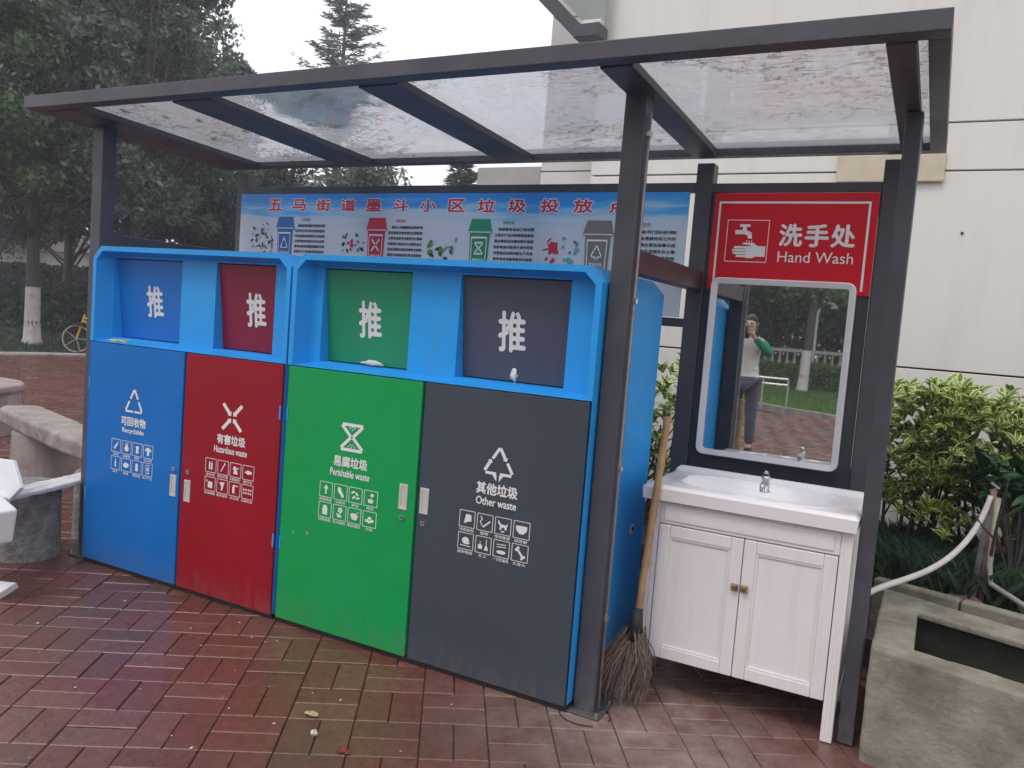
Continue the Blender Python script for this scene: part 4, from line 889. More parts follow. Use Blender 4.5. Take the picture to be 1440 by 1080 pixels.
def shrub(x, y, w_, dpt, z0, z1, nros, nobj, label, seed, zb=.26):
    r_ = random.Random(seed); root = empty('variegated_shrub', (x, y, zb), label=label, cat='shrub', group='variegated shrubs along the wall')
    st = MB(); cs = []
    for i in range(13):
        a, b_ = r_.gauss(0, w_*.28), r_.gauss(0, dpt*.22); tx, ty = a*1.4+r_.gauss(0, .05), b_*1.4; tz = r_.uniform(z0+.15, z1-.1)
        pts_ = bez([(x+a*.6, y+b_*.6, zb-.03), (x+a*.9+r_.gauss(0, .04), y+b_, zb+.25), (x+tx, y+ty, tz)], 8); st.tube(pts_, [.011-.0007*k for k in range(9)], 6)
        for j in range(3):
            q = pts_[4+j]; e_ = q+Vector((r_.gauss(0, .12), r_.gauss(0, .1), r_.uniform(.06, .2))); st.tube([q, (q+e_)/2+Vector((0, 0, -.01)), e_], [.006, .005, .004], 5)
    st.build('stems', mat('shrub_stem', (.07, .055, .04), .9, var=.4, vscale=30), root)
    for i in range(nros):
        t = r_.random(); z = z0+(z1-z0)*(t**.75)
        cs.append((x+r_.uniform(-1, 1)*w_/2, y+r_.uniform(-1, 1)*dpt/2*(1 if t < .8 else .8), z+r_.gauss(0, .02)-abs(r_.gauss(0, .03))))
    T = rosettes(cs, r_); T.sort(key=lambda t: (t[0]-CAM).length)
    off = wloc(root)
    for p, rot, s_ in T[:nobj]:
        o = bpy.data.objects.new('leaf', lme); COL.objects.link(o); o.parent = root; o.location = p-off; o.rotation_euler = rot.to_euler(); o.scale = (s_, s_, s_)
    Vs = [(LV@np.array(rot).T)*s_+np.array(p-off) for p, rot, s_ in T[nobj:]]
    k = len(Vs); nv = len(LV); F = (LF[None]+(np.arange(k)*nv)[:, None, None]).reshape(-1, 4)
    o = np_mesh('foliage', np.concatenate(Vs), F, [VG, VC], root, np.tile(LM, k)); o['kind'] = 'stuff'
shrub(.98, 1.92, .50, .62, .58, 1.22, 300, 150, 'variegated shrub with cream edged leaves beside the right shelter post', 1)
shrub(1.42, 1.88, .52, .66, .58, 1.235, 300, 150, 'variegated shrub with cream edged leaves behind the upright pipes', 2)
shrub(1.92, 1.85, .52, .66, .60, 1.22, 200, 60, 'variegated shrub at the right edge of the picture', 3)
shrub(2.6, 1.85, .8, .66, .6, 1.22, 90, 20, 'variegated shrub past the right edge of the picture', 4)
shrub(-.50, 1.95, .55, .6, .45, 1.26, 130, 60, 'variegated shrub seen in the gap between the blue bin and the back panel', 5)
shrub(-1.0, 2.0, .5, .6, .6, 1.2, 60, 10, 'variegated shrub hidden low behind the grey-doored bin', 6)
# broad leaved dark plant by the pipes
rt_ = empty('rhododendron', (1.46, 1.55, .26), label='dark green broad leaved plant in front of the hedge at the right', cat='plant')
DG = leafmat('broad_leaf_dark', (.022, .070, .028), tr=.08, rough=.3); r_ = random.Random(12)
lme2 = bpy.data.meshes.new('broad_leaf'); lme2.from_pydata([tuple(v) for v in LV], [], [tuple(f) for f in LF]); lme2.materials.append(DG); lme2.update()
cs = [(1.46+r_.gauss(0, .11), 1.55+r_.gauss(0, .07), r_.uniform(.70, .95)) for _ in range(22)]
for p, rot, s_ in rosettes(cs, r_):
    o = bpy.data.objects.new('leaf', lme2); COL.objects.link(o); o.parent = rt_; o.location = p-wloc(rt_); o.rotation_euler = rot.to_euler(); s_ *= 1.7; o.scale = (s_, s_, s_)
sm = MB()
for c in cs: sm.tube(bez([(1.46+r_.gauss(0, .02), 1.56, .24), (1.46, 1.56, .5), c], 6), .005, 5)
sm.build('stems', BARK, rt_)
# mondo grass and low weeds
pts = []
for _ in range(150):
    cx, cy = random.uniform(.86, 2.0), random.uniform(1.50, 2.1)
    for _ in range(110): pts.append((cx+random.gauss(0, .05), cy+random.gauss(0, .04), .255))
tag(blades('mondo_grass', pts, .22, .0032, leafmat('mondo_blade', (.045, .09, .05), tr=.08), lean=.9), 'dark strappy grass growing under the hedge', kind='stuff', cat='grass')
pts = [(random.uniform(.86, 1.12), random.uniform(1.44, 1.56), random.uniform(.26, .33)) for _ in range(500)]
tag(blades('clover', pts, .035, .030, leafmat('clover_leaf', (.09, .21, .04), tr=.2), lean=2.5), 'bright green weeds at the foot of the bed', kind='stuff', cat='weeds')

# ------------------------------------------------------------------ benches and drums at the left
def arc_bench(name, pts, w_, z0, z1, drums, label, top=STONE, dm=STONE, dr=.16):
    root = empty(name, (*pts[len(pts)//2], 0), label=label, cat='bench')
    P_ = bez([(p[0], p[1], 0) for p in pts], 20); Lf, Rg = [], []
    for i, p in enumerate(P_):
        d = (P_[min(i+1, 20)]-P_[max(i-1, 0)]).normalized(); nrm = Vector((-d.y, d.x, 0)); e_ = 1 if 0 < i < 20 else .7
        Lf.append((p+nrm*w_/2*e_)); Rg.append((p-nrm*w_/2*e_))
    poly = [(v.x, v.y) for v in Rg]+[(v.x, v.y) for v in Lf[::-1]]
    roughen(MB().prism(poly, z0, z1).build('seat', top, root, bevel=min(.03, (z1-z0)*.4), seg=4), .010, 3)
    for (x, y, r_) in drums: MB().lathe((x, y, 0), [(r_*1.02, -.01), (r_, .03), (r_*.97, z0-.002)], 28).build('pedestal', dm, root, smooth=False)
arc_bench('stone_bench', [(-5.30, 1.14), (-4.6, .93), (-3.85, .66), (-3.15, .60)], .30, .33, .455, [(-4.72, 1.02, .24), (-3.4, .66, .22)], 'curved stone bench on a round pedestal, farther from the blue bin')
arc_bench('stone_bench', [(-2.78, -.62), (-2.84, -.22), (-2.98, .12), (-3.05, .5)], .14, .375, .402, [(-3.06, -.16, .165), (-3.09, .30, .15)], 'pale curved bench slab on a grey drum beside the left shelter post', mat('pale_slab', (.62, .59, .57), .5, var=.12, vscale=5), DRUM)
bo = MB().lathe((0, 0, 0), [(.62, -.01), (.62, .03), (.60, .38), (.63, .40), (.63, .46), (.58, .47)], 30).build('stone_table', STONE); bo.location = (-7.0, 1.50, 0); tag(bo, 'squat round stone table base at the left edge behind the benches', 'stone table')
for mod in (bo,): md = mod.modifiers.new('bevel', 'BEVEL'); md.width = .02; md.segments = 2; md.limit_method = 'ANGLE'
fb = MB().xz_prism([(-.40, 0), (.0, 0), (.10, .02), (.128, .17), (.03, .205), (-.40, .20)], -.12, .02).build('foam_box', FOAM, bevel=.010); fb.location = (-2.57, -.60, .245)
tag(fb, 'white foam packing block resting on the bench slab at the left edge', 'foam block')
f2_ = MB().xz_prism([(-.5, .06), (.0, -.02), (.110, .085), (.02, .20), (-.5, .165)], -.010, .010).build('foam_sheet', FOAM, bevel=.003); f2_.location = (-2.77, -.44, .37); f2_.rotation_euler = (-.12, 0, 0)
tag(f2_, 'white foam sheet with a pointed corner behind the foam block', 'foam sheet')
f3_ = MB().xz_prism([(-.35, 0), (-.02, .0), (.06, .10), (-.35, .12)], -.02, .02).build('foam_scrap', FOAM, bevel=.003); f3_.scale = (.8, 1, .8); f3_.location = (-2.50, -.62, .005); f3_.rotation_euler = (-.9, 0, .55)
tag(f3_, 'white foam scrap lying on the paving at the left edge', 'foam scrap')
mf = MB().xz_prism([(-.10, 0), (.05, .0), (.06, .03), (-.08, .05)], -.03, .03).build('foam_offcut', FOAM, bevel=.004); mf.location = (-2.93, .16, .0); mf.rotation_euler = (0, 0, .3); tag(mf, 'small pale offcut between the drum and the left post', 'offcut')

# ------------------------------------------------------------------ litter on the paving
SCRAP = mat('pale_scrap', (.55, .46, .38), .8, var=.3, vscale=80); r_ = random.Random(21)
sv = [(-.010, -.003, 0), (0, -.005, .002), (.010, -.002, .004), (.008, .004, .001), (-.006, .005, .003), (0, 0, .006)]
sme = bpy.data.meshes.new('litter'); sme.from_pydata(sv, [], [(0, 1, 5), (1, 2, 5), (2, 3, 5), (3, 4, 5), (4, 0, 5), (0, 4, 3, 2, 1)]); sme.materials.append(SCRAP); sme.update()
cnt = 0
while cnt < 26:
    t = r_.random(); x = r_.uniform(-2.2, .5); y = r_.uniform(-1.5, -.1)
    d_ = Vector((x, y, 0))-CAM; dd_ = d_.dot(fw); 
    if dd_ < .5: continue
    px_ = 720+1146*d_.dot(r2)/dd_; py_ = 540-1146*d_.dot(u2)/dd_
    if not (5 < px_ < 1200 and 800 < py_ < 1078): continue
    o = bpy.data.objects.new('litter_scrap', sme); COL.objects.link(o); o.location = (x, y, .002); o.rotation_euler = (0, 0, r_.uniform(0, 6.3)); s_ = r_.uniform(.35, .85); o.scale = (s_, s_, s_); cnt += 1
    tag(o, 'tiny pale petal or scrap lying on the wet brick paving', 'litter', 'tiny scraps scattered on the paving')
crumple('dry_leaf', (-.72, -.60, .002), .028, .016, .006, mat('tan_leaf', (.42, .30, .17), .8, var=.3, vscale=60), 'crumpled tan leaf on the paving in front of the green door', 'leaf', seed=9)
crumple('snail_shell', (-.62, -.70, .002), .012, .010, .010, mat('shell', (.55, .47, .42), .5, var=.3, vscale=80), 'small pale round shell near the bottom edge of the picture', 'shell', seed=10)
crumple('dead_leaf', (-.48, -.72, .002), .022, .012, .005, mat('red_leaf', (.16, .02, .015), .6, var=.3, vscale=80), 'dark red crumpled leaf near the bottom edge of the picture', 'leaf', seed=11)
rg = MB().tube([(.055+.085*math.cos(t)*1.1, -.02+.085*math.sin(t), .006) for t in [2*math.pi*i/40*.86 for i in range(41)]], .0022, 5).build('wire_ring', DARK); move_origin(rg, (.05, -.02, 0)); tag(rg, 'thin wire ring on the paving round the foot of the middle post', 'wire')
# leaves lying on the roof glass
lr = MB().add([(-.03, 0, 0), (-.012, -.012, .003), (.02, -.009, .002), (.034, 0, 0), (.018, .011, .003), (-.014, .012, .001)], [(0, 1, 2, 3, 4, 5)])
mm_ = mat('dark_wet_leaf', (.05, .04, .03), .5)
for i, (x, y) in enumerate([(-2.50, -.1), (-2.36, .02), (-2.42, .18), (-2.22, .10), (-2.30, .35), (-2.45, .40), (-2.12, .30), (-2.2, .5), (-2.05, .62)]):
    o = lr.build('fallen_leaf', mm_); o.location = (x, y, 2.273-(y+.25)*.0357); o.rotation_euler = (-.036, 0, random.uniform(0, 6)); o.scale = (1.2, 1.2, 1)
    tag(o, 'dark wet leaf lying on the leftmost roof pane', 'leaf', 'fallen leaves on the glass roof')

g_ = np.random.default_rng(5); Vs = []; nx_, ny_ = 26, 14
for j in range(ny_+1):
    for i in range(nx_+1):
        u, v = i/nx_, j/ny_; x = -1.66+.60*u+.05*math.sin(v*7)+.03*math.sin(v*19); y = -.235+.56*v*(.75+.25*math.sin(u*5+1))
        Vs.append((x, y, 2.277-(y+.25)*.0357+.018*abs(math.sin(u*13+v*4))*abs(math.sin(v*9+u*3))))
st_ = MB().add(Vs, [(j*(nx_+1)+i, j*(nx_+1)+i+1, (j+1)*(nx_+1)+i+1, (j+1)*(nx_+1)+i) for j in range(ny_) for i in range(nx_)])
SH = mat('wet_plastic_sheet', (.33, .45, .47), .3, var=.5, vscale=5, dirt=(.50, .18, .16), dscale=5, damt=.7, trans=.62)
o = st_.build('plastic_sheet', SH, smooth=True); move_origin(o, (-1.4, 0, 2.28)); tag(o, 'crumpled wet grey-green plastic sheet lying on the glass roof', 'plastic sheet')
# ------------------------------------------------------------------ trees
def crown(cent, n_leaf, size, sx, sy, sz, matl, parent, nclump=60, cr_=.42, lo_=-.8, seed=0, core=.35):
    g_ = np.random.default_rng(seed); d = g_.normal(size=(nclump, 3)); d /= np.linalg.norm(d, axis=1)[:, None]; d[:, 2] = np.where(d[:, 2] < lo_, -d[:, 2], d[:, 2])
    rad = g_.uniform(core, 1, nclump)**.6; cc = d*rad[:, None]*np.array([sx, sy, sz])
    crad = cr_*g_.uniform(.5, 1.4, nclump)*min(sx, sz)**.5
    k = g_.integers(0, nclump, n_leaf); dd_ = g_.normal(size=(n_leaf, 3)); dd_ /= np.linalg.norm(dd_, axis=1)[:, None]; rr = g_.uniform(0, 1, n_leaf)**.45
    P_ = cc[k]+dd_*(rr*crad[k])[:, None]*np.array([1.15, 1.15, .8])
    a = g_.normal(size=(n_leaf, 3)); a /= np.linalg.norm(a, axis=1)[:, None]; b_ = np.cross(a, g_.normal(size=(n_leaf, 3))); b_ /= np.linalg.norm(b_, axis=1)[:, None]
    s_ = size*g_.uniform(.6, 1.3, n_leaf)[:, None]; a = a*s_; b_ = b_*s_*.5
    V = np.stack([P_-a, P_-b_, P_+a, P_+b_], 1).reshape(-1, 3)+np.array(cent)
    return np_mesh('crown', V, np.arange(n_leaf*4).reshape(-1, 4), matl, parent), cc+np.array(cent)
def tree(x, y, h, r_, zlo, n_leaf, size, matl, label, seed, lime=0, tr_=.16, name='broadleaf_tree', group='trees round the plaza', core=.35, crs=.42, nclump=70):
    root = empty(name, (x, y, 0), label=label, cat='tree', group=group); g_ = random.Random(seed)
    cz = (h+zlo)/2; _, cc = crown((0, 0, cz), n_leaf, size, r_, r_, (h-zlo)/2, matl, root, nclump=nclump, seed=seed, core=core, cr_=crs)
    lx, ly = g_.gauss(0, .25), g_.gauss(0, .25)
    t_ = MB().tube([(0, 0, -.05), (0, 0, .12), (lx*.2, ly*.2, 1.0), (lx*.5, ly*.5, zlo+.4), (lx, ly, cz), (lx*1.2, ly*1.2, h*.85)], [tr_*1.5, tr_*1.1, tr_*.9, tr_*.8, tr_*.55, tr_*.12], 12)
    for c in cc[::4]:
        s0 = Vector((lx*.6, ly*.6, g_.uniform(zlo+.1, cz))); c = Vector(c); t_.tube([s0, s0.lerp(c, .5)+Vector((0, 0, -.15)), c], [tr_*.35, tr_*.22, tr_*.06], 5)
    t_.build('trunk', BARK, root, smooth=True, local=True)
    if lime: MB().tube([(0, 0, -.05), (0, 0, .10), (lx*.1, ly*.1, .5), (lx*.2, ly*.2, lime)], [tr_*1.62, tr_*1.18, tr_*1.03, tr_*.96], 14, cap=False).build('limewash', LIME, root, smooth=True, local=True)
    return root
def conifer(x, y, h, rb, label, seed, zlo=1.2, ntier=22, dens=34, nl=.16):
    root = empty('conifer', (x, y, 0), label=label, cat='tree', group='conifers beyond the shelter'); g_ = np.random.default_rng(seed); pr_ = random.Random(seed)
    t_ = MB().tube([(0, 0, -.05), (0, 0, h*.5), (0, 0, h)], [h*.014, h*.009, .015], 8); V = []
    for i in range(ntier):
        f = i/ntier; z = zlo+(h-zlo)*f; L_ = rb*(1-f)**.8*pr_.uniform(.75, 1.15)+.15
        for k in range(7):
            az = pr_.uniform(0, 6.28); d = np.array([math.cos(az), math.sin(az), 0]); tip = np.array([0, 0, z])+d*L_*pr_.uniform(.5, 1.25)+np.array([0, 0, pr_.uniform(.05, .4)*L_]); s0 = np.array([0, 0, z])
            midp = (s0+tip)/2-np.array([0, 0, .08*L_]); t_.tube([tuple(s0), tuple(midp), tuple(tip)], [.03, .02, .008], 4, cap=False)
            n_ = dens; tt = g_.uniform(.12, 1.05, n_)[:, None]; P_ = s0*(1-tt)**2+2*midp*tt*(1-tt)+tip*tt*tt
            side = np.array([-d[1], d[0], 0]); wdt = (.26*L_*(1-.6*tt)+.05)*g_.uniform(-1, 1, n_)[:, None]; P_ = P_+side*wdt-np.array([0, 0, 1])*np.abs(wdt)*.35+g_.normal(0, .04, (n_, 3))
            a = d*nl+side*np.sign(wdt)*nl*.7+g_.normal(0, nl*.3, (n_, 3)); b_ = g_.normal(0, 1, (n_, 3)); b_ = np.cross(a, b_); b_ /= np.linalg.norm(b_, axis=1)[:, None]; b_ *= nl*.24
            V.append(np.stack([P_-a, P_-b_, P_+a, P_+b_], 1).reshape(-1, 3))
    V = np.concatenate(V); np_mesh('crown', V, np.arange(len(V)).reshape(-1, 4), NEEDLE, root); t_.build('trunk', BARK, root, local=True)
def at(t, ratio): return CAM.x+ratio*t, CAM.y+t
tree(-18.51, 9.48, 10.5, 3.6, 2.0, 30000, .085, LEAF_GREY, 'tree with a whitewashed trunk at the far edge of the plaza', 11, lime=1.35, tr_=.17, core=.5, nclump=130, crs=.27)
tree(*at(10.5, -1.80), 8.6, 2.6, 2.3, 26000, .07, LEAF_MID, 'nearer bright green tree hanging in at the left edge', 12, core=.4, nclump=110, crs=.25)
tree(*at(13.5, -1.33), 10.4, 3.1, 1.8, 30000, .08, LEAF_GREY, 'tall grey-green tree rising behind the left roof corner', 13, core=.45, nclump=130, crs=.26)
tree(*at(17, -1.16), 8.0, 2.4, 1.6, 16000, .09, LEAF_DARK, 'dark round tree behind the left rear post', 14, core=.3)
tree(*at(17, -1.50), 12.5, 4.4, 1.75, 34000, .10, LEAF_DARK, 'large dark tree filling the upper left corner', 15, core=.3, nclump=120)
tree(*at(20, -1.75), 13.5, 4.6, 1.7, 26000, .12, LEAF_DARK, 'large dark tree behind the whitewashed trunk', 16, core=.3, nclump=110)
tree(*at(20, -1.28), 11, 3.8, 1.6, 22000, .12, LEAF_DARK, 'dark tree behind the grey-green tree', 17, core=.25, nclump=100)
tree(*at(20, -1.0), 6.2, 3.0, 1.0, 16000, .11, LEAF_DARK, 'lower dark tree behind the left end of the banner', 18, core=.25)
tree(*at(17, -.80), 5.2, 1.7, 1.0, 12000, .085, LEAF_GREY, 'rounded tree top above the middle of the banner', 19, core=.4)
tree(*at(24, -1.50), 10, 5, 1.6, 26000, .14, LEAF_DARK, 'far dark tree closing the gap under the crowns', 25, core=.1)
tree(*at(26, -1.95), 12, 5, 1.5, 22000, .14, LEAF_DARK, 'far dark tree at the left edge of the picture', 20, core=.2)
conifer(*at(30, -.852), 17.2, 4.4, 'tall conifer standing against the white sky', 31, ntier=34, dens=44, nl=.15)
conifer(*at(20, -.625), 6.05, 2.0, 'short sparse conifer top above the banner near the building', 32, ntier=16, dens=24)
# dark clipped hedge under the trees
def hedge(name, x0, y0, x1, y1, w_, h_, n_, size, matl, label, seed, kind='stuff'):
    g_ = np.random.default_rng(seed); L_ = math.hypot(x1-x0, y1-y0); d = np.array([(x1-x0)/L_, (y1-y0)/L_, 0]); s_ = np.array([-d[1], d[0], 0])
    t = g_.uniform(0, L_, n_)[:, None]; u = g_.uniform(-w_/2, w_/2, n_)[:, None]; z = (h_*g_.uniform(0, 1, n_)**.7*(1+.06*np.sin(t[:, 0]*3)))[:, None]
    P_ = np.array([x0, y0, 0])+d*t+s_*u+np.array([0, 0, 1])*z; a = g_.normal(size=(n_, 3)); a /= np.linalg.norm(a, axis=1)[:, None]; b_ = np.cross(a, g_.normal(size=(n_, 3))); b_ /= np.linalg.norm(b_, axis=1)[:, None]
    a *= size; b_ *= size*.5; V = np.stack([P_-a, P_-b_, P_+a, P_+b_], 1).reshape(-1, 3)
    o = np_mesh(name, V, np.arange(n_*4).reshape(-1, 4), matl); return tag(o, label, 'hedge', kind=kind)
hx0 = at(16.5, -2.3); hx1 = at(16.5, -.95)
hedge('hedge', *hx0, *hx1, 1.8, 1.5, 34000, .08, LEAF_DARK, 'dark hedge under the trees beyond the plaza', 41)
hx0 = at(23, -2.3); hx1 = at(23, -.7)
hedge('tall_hedge', *hx0, *hx1, 1.6, 2.25, 46000, .11, LEAF_DARK, 'taller dark hedge farther back under the trees', 44)
# pale house and parked car glimpsed between hedge and crowns
ho = empty('house', (*at(30, -1.70), 0), label='pale house glimpsed under the dark tree crowns', cat='house'); hx, hy = at(30, -1.70)
MB().box(hx-7, hx+9, hy, hy+6, 0, 3.4).build('wall', mat('pale_house', (.58, .52, .47), .8, var=.1, vscale=1), ho)
MB().add([(hx-7.4, hy-.5, 3.41), (hx+9.4, hy-.5, 3.41), (hx+9.4, hy+6.5, 3.41), (hx-7.4, hy+6.5, 3.41), (hx-7.4, hy+3, 5), (hx+9.4, hy+3, 5)], [(0, 1, 5, 4), (2, 3, 4, 5), (1, 2, 5), (3, 0, 4), (3, 2, 1, 0)]).build('roof', mat('house_roof', (.12, .09, .08), .9), ho)
for i in range(5): MB().box(hx-5.6+i*3, hx-4.3+i*3, hy-.03, hy-.001, 1.0, 2.2).build('window', mat('house_window', (.05, .06, .07), .1), ho)
cx_, cy_ = at(26, -1.70); cr = empty('parked_car', (cx_, cy_, 0), rz=.15, label='white car parked beyond the hedge behind the whitewashed tree', cat='car')
body = [(-2.1, .35), (-2.05, .80), (-1.3, .92), (-.75, 1.38), (.75, 1.42), (1.45, .95), (2.05, .85), (2.15, .4)]
MB().xz_prism(body, -.8, .8).build('body', mat('car_white', (.75, .75, .76), .2, coat=.5), cr, bevel=.06, local=True)
MB().xz_prism([(-1.15, .93), (-.7, 1.32), (.7, 1.36), (1.25, .96)], -.81, .81).build('windows', mat('car_glass', (.02, .025, .03), .05), cr, local=True)
for x in (-1.3, 1.35):
    for y in (-.78, .78): MB().tube([(x, y-.1, .32), (x, y+.1, .32)], .32, 18).build('wheel', DARK, cr, local=True)
# yellow shared bicycle
bi = empty('bicycle', (-15.75, 8.75, 0), rz=R(35), label='yellow bicycle parked under the trees, half hidden by the left post', cat='bicycle')
YEL = mat('bike_yellow', (.62, .42, .05), .4); TYR = mat('bike_tyre', (.42, .33, .30), .6)
for wx in (0, 1.02):
    wh = MB().tube([(wx+.29*math.cos(t), 0, .30+.29*math.sin(t)) for t in [2*math.pi*i/28 for i in range(29)]], .018, 6, cap=False).build('wheel', TYR, bi, local=True)
    s_ = MB()
    for k_ in range(5):
        t = 2*math.pi*k_/5; s_.tube([(wx, 0, .30), (wx+.28*math.cos(t), 0, .30+.28*math.sin(t))], .010, 5)
    s_.build('spokes', TYR, wh, local=True)
fr_ = MB()
for p, q in (((0, 0, .30), (.16, 0, .85)), ((.13, 0, .72), (.62, 0, .30)), ((.62, 0, .30), (.52, 0, .80)), ((.62, 0, .30), (1.02, 0, .30)), ((.55, 0, .62), (1.02, 0, .30)), ((.14, 0, .78), (.55, 0, .60))): fr_.tube([p, q], .022, 8)
fr_.build('frame', YEL, bi, local=True)
MB().tube([(.16, -.26, .98), (.20, 0, .92), (.16, .26, .98)], .014, 6).tube([(.16, 0, .85), (.20, 0, .92)], .014, 6).build('handlebar', DARK, bi, local=True)
MB().prism([(.40, -.04), (.50, -.10), (.66, -.11), (.68, .11), (.50, .10), (.40, .04)], .82, .88).build('saddle', DARK, bi, local=True, bevel=.02)
MB().box(-.10, .22, -.12, .12, .62, .66).box(-.10, -.085, -.12, .12, .661, .82).build('basket', DARK, bi, local=True)

# ------------------------------------------------------------------ what stands behind the photographer (seen in the mirror)
for i, (x, y, h, r_, m__, lb) in enumerate([(-6.5, -25.5, 8.5, 3.2, LEAF_MID, 'bushy green tree reflected at the left of the mirror'), (-3.2, -27, 9.5, 3.4, LEAF_LIGHT, 'bright green tree in the middle of the mirror reflection'),
                                       (.2, -26, 9, 3.3, LEAF_MID, 'green tree behind the balustrade reflected at the right'), (3.5, -25, 10, 3.4, LEAF_DARK, 'dark tree behind the photographer to the right'),
                                       (-9.5, -22, 10, 3.6, LEAF_DARK, 'dark tree behind the photographer to the left'), (-5, -32, 13, 5, LEAF_DARK, 'tall dark tree at the back of the mirror reflection'), (2, -33, 13, 5, LEAF_MID, 'tall green tree at the back, right of the reflection')]):
    tree(x, y, h, r_*1.1, .9, 26000, .12, m__, lb, 60+i, core=.15, nclump=110)
tree(-2.45, -20.9, 5.6, 1.5, 2.2, 5000, .07, LEAF_LIGHT, 'slim lawn tree with a whitewashed trunk reflected in the mirror', 70, lime=1.25, tr_=.14)
hedge('clipped_hedge', -9, -22.4, 5, -21.6, .9, .85, 16000, .06, LEAF_LIGHT, 'clipped hedge along the far side of the lawn', 43)
hedge('tree_belt', -16, -29, 9, -28, 2.2, 6.5, 60000, .13, LEAF_LIGHT, 'dense green belt of bushes closing the view behind the lawn', 46)
hedge('shrub_belt', -12, -25.2, 8, -24.8, 1.0, 2.6, 26000, .09, LEAF_DARK, 'dark shrubs standing behind the balustrade', 47)
BAL = mat('grey_white_balustrade', (.42, .42, .39), .8, var=.15)
bl_ = empty('balustrade', (-2, -22.9, 0), label='white balustrade behind the hedge across the lawn', cat='balustrade')
MB().box(-9, 5, -23.0, -22.8, 1.16, 1.26).build('top_rail', BAL, bl_); MB().box(-9, 5, -23.0, -22.8, .60, .70).build('bottom_rail', BAL, bl_)
prm = MB().lathe((0, 0, 0), [(.045, 0), (.06, .12), (.03, .3), (.04, .459)], 8).build('baluster', BAL, bl_, local=True, smooth=True); prm.location = (-6.8, 0, .70)
for i in range(1, 44):
    c = prm.copy(); COL.objects.link(c); c.parent = bl_; c.location = (-6.8+i*.23, 0, .70)
ra = empty('railing', (-2.2, -12.7, 0), label='low metal handrail at the edge of the lawn', cat='railing')
rm = MB()
for z in (.68, .56): rm.tube([(-3.6, -12.75, z), (-1.6, -12.65, z)], .018, 8)
rm.build('rail', CHROME, ra)
for x in (-3.6, -3.1, -2.6, -2.1, -1.6): MB().tube([(x, -12.7, -.02), (x, -12.7, .68)], .016, 8).build('rail_post', CHROME, ra)
lp = empty('lamp_post', (-2.6, -23.8, 0), label='thin pale lamp post with a curved arm behind the balustrade', cat='lamp post')
MB().tube([(-2.6, -23.8, 0), (-2.6, -23.8, 2.4), (-2.55, -23.8, 2.7), (-2.35, -23.8, 2.85), (-2.1, -23.8, 2.8)], .04, 8).build('pole', WHITEP, lp); MB().lathe((-2.1, -23.8, 2.66), [(.12, 0), (.10, .08), (.03, .14)], 12).build('lamp_head', WHITEP, lp)

# photographer standing back on the plaza
SKIN = mat('skin', (.52, .32, .24), .5, var=.06, vscale=30); SHIRT = mat('white_shirt', (.66, .66, .64), .85, var=.08, vscale=12, bump=.01, bscale=14); SLV = mat('green_sleeve', (.01, .22, .12), .8, var=.12, vscale=14, bump=.01, bscale=18)
JEAN = mat('grey_jeans', (.085, .10, .14), .9, var=.2, vscale=10, bump=.012, bscale=12); HAIR = mat('black_hair', (.012, .010, .010), .5, bump=.01, bscale=60)
def skin(name, verts, edges, radii, matl, parent, sub=2, rootv=0):
    me = bpy.data.meshes.new(name); me.from_pydata(verts, edges, []); o = bpy.data.objects.new(name, me); COL.objects.link(o)
    o.modifiers.new('s', 'SKIN').use_smooth_shade = True
    for i, r_ in enumerate(radii):
        sv_ = me.skin_vertices[0].data[i]; sv_.radius = (r_, r_) if not isinstance(r_, tuple) else r_; sv_.use_root = (i == rootv)
    ss = o.modifiers.new('sub', 'SUBSURF'); ss.levels = sub; ss.render_levels = sub
    m2_ = bpy.data.meshes.new_from_object(o.evaluated_get(bpy.context.evaluated_depsgraph_get())); bpy.data.objects.remove(o); m2_.materials.clear(); m2_.materials.append(matl)
    m2_.polygons.foreach_set('use_smooth', [True]*len(m2_.polygons)); m2_.name = name
    return link_mesh(name, m2_, parent)
pe = empty('person', (-1.06, -5.80, 0), label='person in white top with green sleeves and grey jeans, seen in the mirror', cat='person')
SR, SLf = (.165, 0, 1.40), (-.165, 0, 1.40); ER, EL = (.285, .10, 1.24), (-.27, .10, 1.22); WR, WL = (.085, .235, 1.47), (-.06, .25, 1.42)
bvv = [(0, 0, .92), (0, 0, 1.08), (0, -.01, 1.26), (0, 0, 1.40), (0, .005, 1.47), (0, .012, 1.53), (0, .025, 1.60), (0, .02, 1.67), SR, ER, WR, (.075, .26, 1.52), SLf, EL, WL, (-.05, .27, 1.47),
       (.09, 0, .86), (.105, .01, .48), (.115, -.01, .09), (.12, .12, .04), (-.09, 0, .86), (-.12, .03, .48), (-.13, .0, .09), (-.14, .13, .04)]
bee = [(0, 1), (1, 2), (2, 3), (3, 4), (4, 5), (5, 6), (6, 7), (3, 8), (8, 9), (9, 10), (10, 11), (3, 12), (12, 13), (13, 14), (14, 15), (0, 16), (16, 17), (17, 18), (18, 19), (0, 20), (20, 21), (21, 22), (22, 23)]
brr = [(.13, .09), (.12, .085), (.14, .095), (.09, .07), .052, .062, .085, .065, .055, .042, .028, .036, .055, .042, .028, .036, .085, .055, .04, .035, .085, .055, .04, .035]
skin('body', bvv, bee, brr, SKIN, pe)
skin('shirt', bvv[:4]+[(.12, 0, 1.395), (-.12, 0, 1.395), (0, .005, 1.44)]+[(0, 0, .96)], [(7, 0), (0, 1), (1, 2), (2, 3), (3, 4), (3, 5), (3, 6)], [(.165, .12), (.145, .11), (.165, .12), (.11, .09), .075, .075, .06, (.160, .118)], SHIRT, pe)
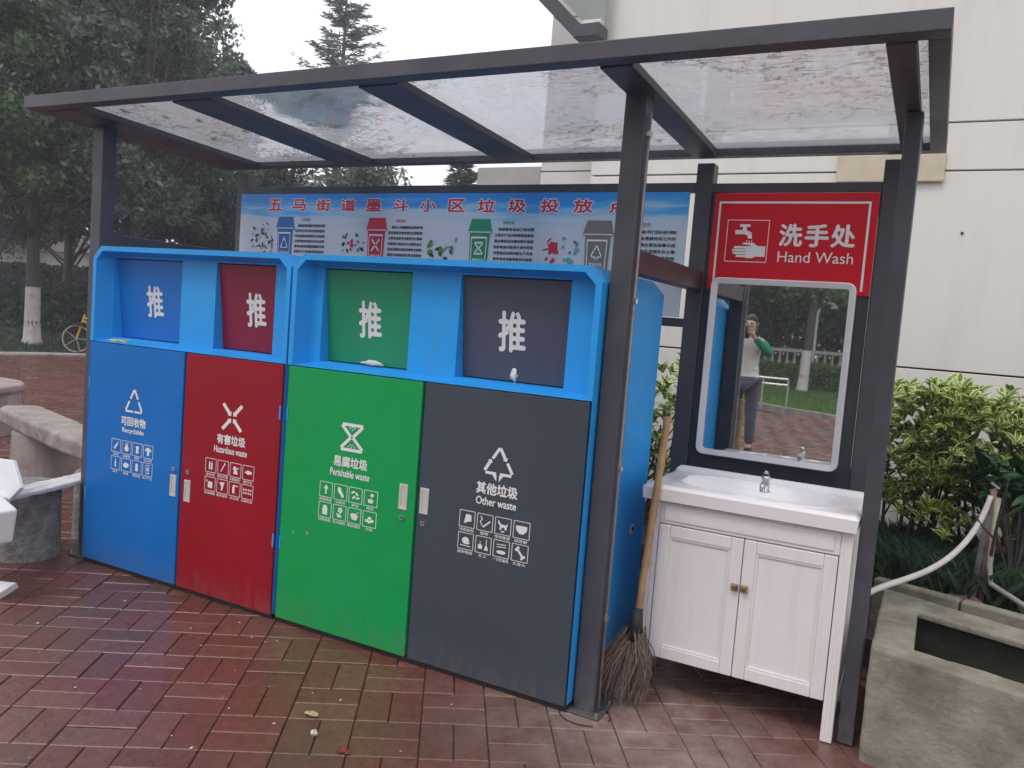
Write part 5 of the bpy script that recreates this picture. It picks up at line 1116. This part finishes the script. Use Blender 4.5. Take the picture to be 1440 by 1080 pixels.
for S_, E_, W_ in ((SR, ER, WR), (SLf, EL, WL)):
    S_, E_, W_ = Vector(S_), Vector(E_), Vector(W_); skin('sleeve', [tuple(S_+Vector((-.03 if S_.x > 0 else .03, 0, 0))), tuple(S_.lerp(E_, .5)), tuple(E_), tuple(E_.lerp(W_, .9))], [(0, 1), (1, 2), (2, 3)], [.078, .066, .058, .042], SLV, pe)
skin('trousers', [(0, 0, .95)]+bvv[16:19]+bvv[20:23], [(0, 1), (1, 2), (2, 3), (0, 4), (4, 5), (5, 6)], [(.168, .125), .105, .075, .064, .105, .075, .064], JEAN, pe)
for s_, f_ in ((.118, bvv[19]), (-.133, bvv[23])): skin('shoe', [(s_, -.05, .045), (s_, .04, .05), (f_[0], .15, .035)], [(0, 1), (1, 2)], [.045, .05, .035], DARK, pe)
skin('hair', [(0, -.02, 1.60), (0, -.015, 1.68), (0, .03, 1.715)], [(0, 1), (1, 2)], [.085, .088, .06], HAIR, pe)
fc_ = MB()
for sx in (-.032, .032): fc_.obox((sx, .108, 1.625), (.012, 0, 0), (0, .004, 0), (0, 0, .006))
fc_.build('eyes', DARK, pe, local=True)
skin('nose', [(0, .10, 1.625), (0, .125, 1.585)], [(0, 1)], [.010, .016], SKIN, pe, 1); MB().obox((0, .105, 1.552), (.022, 0, 0), (0, .004, 0), (0, 0, .005)).build('mouth', mat('lips', (.35, .12, .10), .5), pe, local=True)
for sx in (-1, 1):
    skin('ear', [(sx*.084, .01, 1.60), (sx*.09, .0, 1.635)], [(0, 1)], [.012, .014], SKIN, pe, 1)
    bx = .075 if sx > 0 else -.05; by, bz_ = (.262, 1.525) if sx > 0 else (.272, 1.475)
    for k_ in range(4):
        z = bz_+.028-k_*.018; skin('finger', [(bx-sx*.002, by, z), (bx-sx*.02, by+.035, z+.004), (bx-sx*.05, by+.035, z+.006)], [(0, 1), (1, 2)], [.010, .009, .008], SKIN, pe, 1)
    skin('thumb', [(bx, by-.01, bz_-.01), (bx-sx*.02, by-.012, bz_+.03), (bx-sx*.035, by-.008, bz_+.05)], [(0, 1), (1, 2)], [.012, .010, .009], SKIN, pe, 1)
ph = MB().box(-.038, .038, -.005, .005, -.075, .075).build('smartphone', DARK, bevel=.006); ph.location = (-1.045, -5.517, 1.505); tag(ph, 'dark smartphone held up in front of the face in the mirror', 'phone')

# ------------------------------------------------------------------ damp air
hz = MB().box(-95, 95, -95, 95, -1.1, 19.5).build('haze', bpy.data.materials.new('damp_air')); hz['kind'] = 'stuff'; hz['label'] = 'thin damp haze filling the air of the whole place'
M = hz.data.materials[0]; M.use_nodes = True; n = M.node_tree.nodes; n.remove(n['Principled BSDF']); pv = n.new('ShaderNodeVolumePrincipled'); pv.inputs['Density'].default_value = .0026; pv.inputs['Color'].default_value = (.90, .93, 1, 1); pv.inputs['Anisotropy'].default_value = .2
M.node_tree.links.new(pv.outputs[0], n['Material Output'].inputs['Volume'])
scn.cycles.volume_bounces = 1; scn.cycles.volume_step_rate = 4
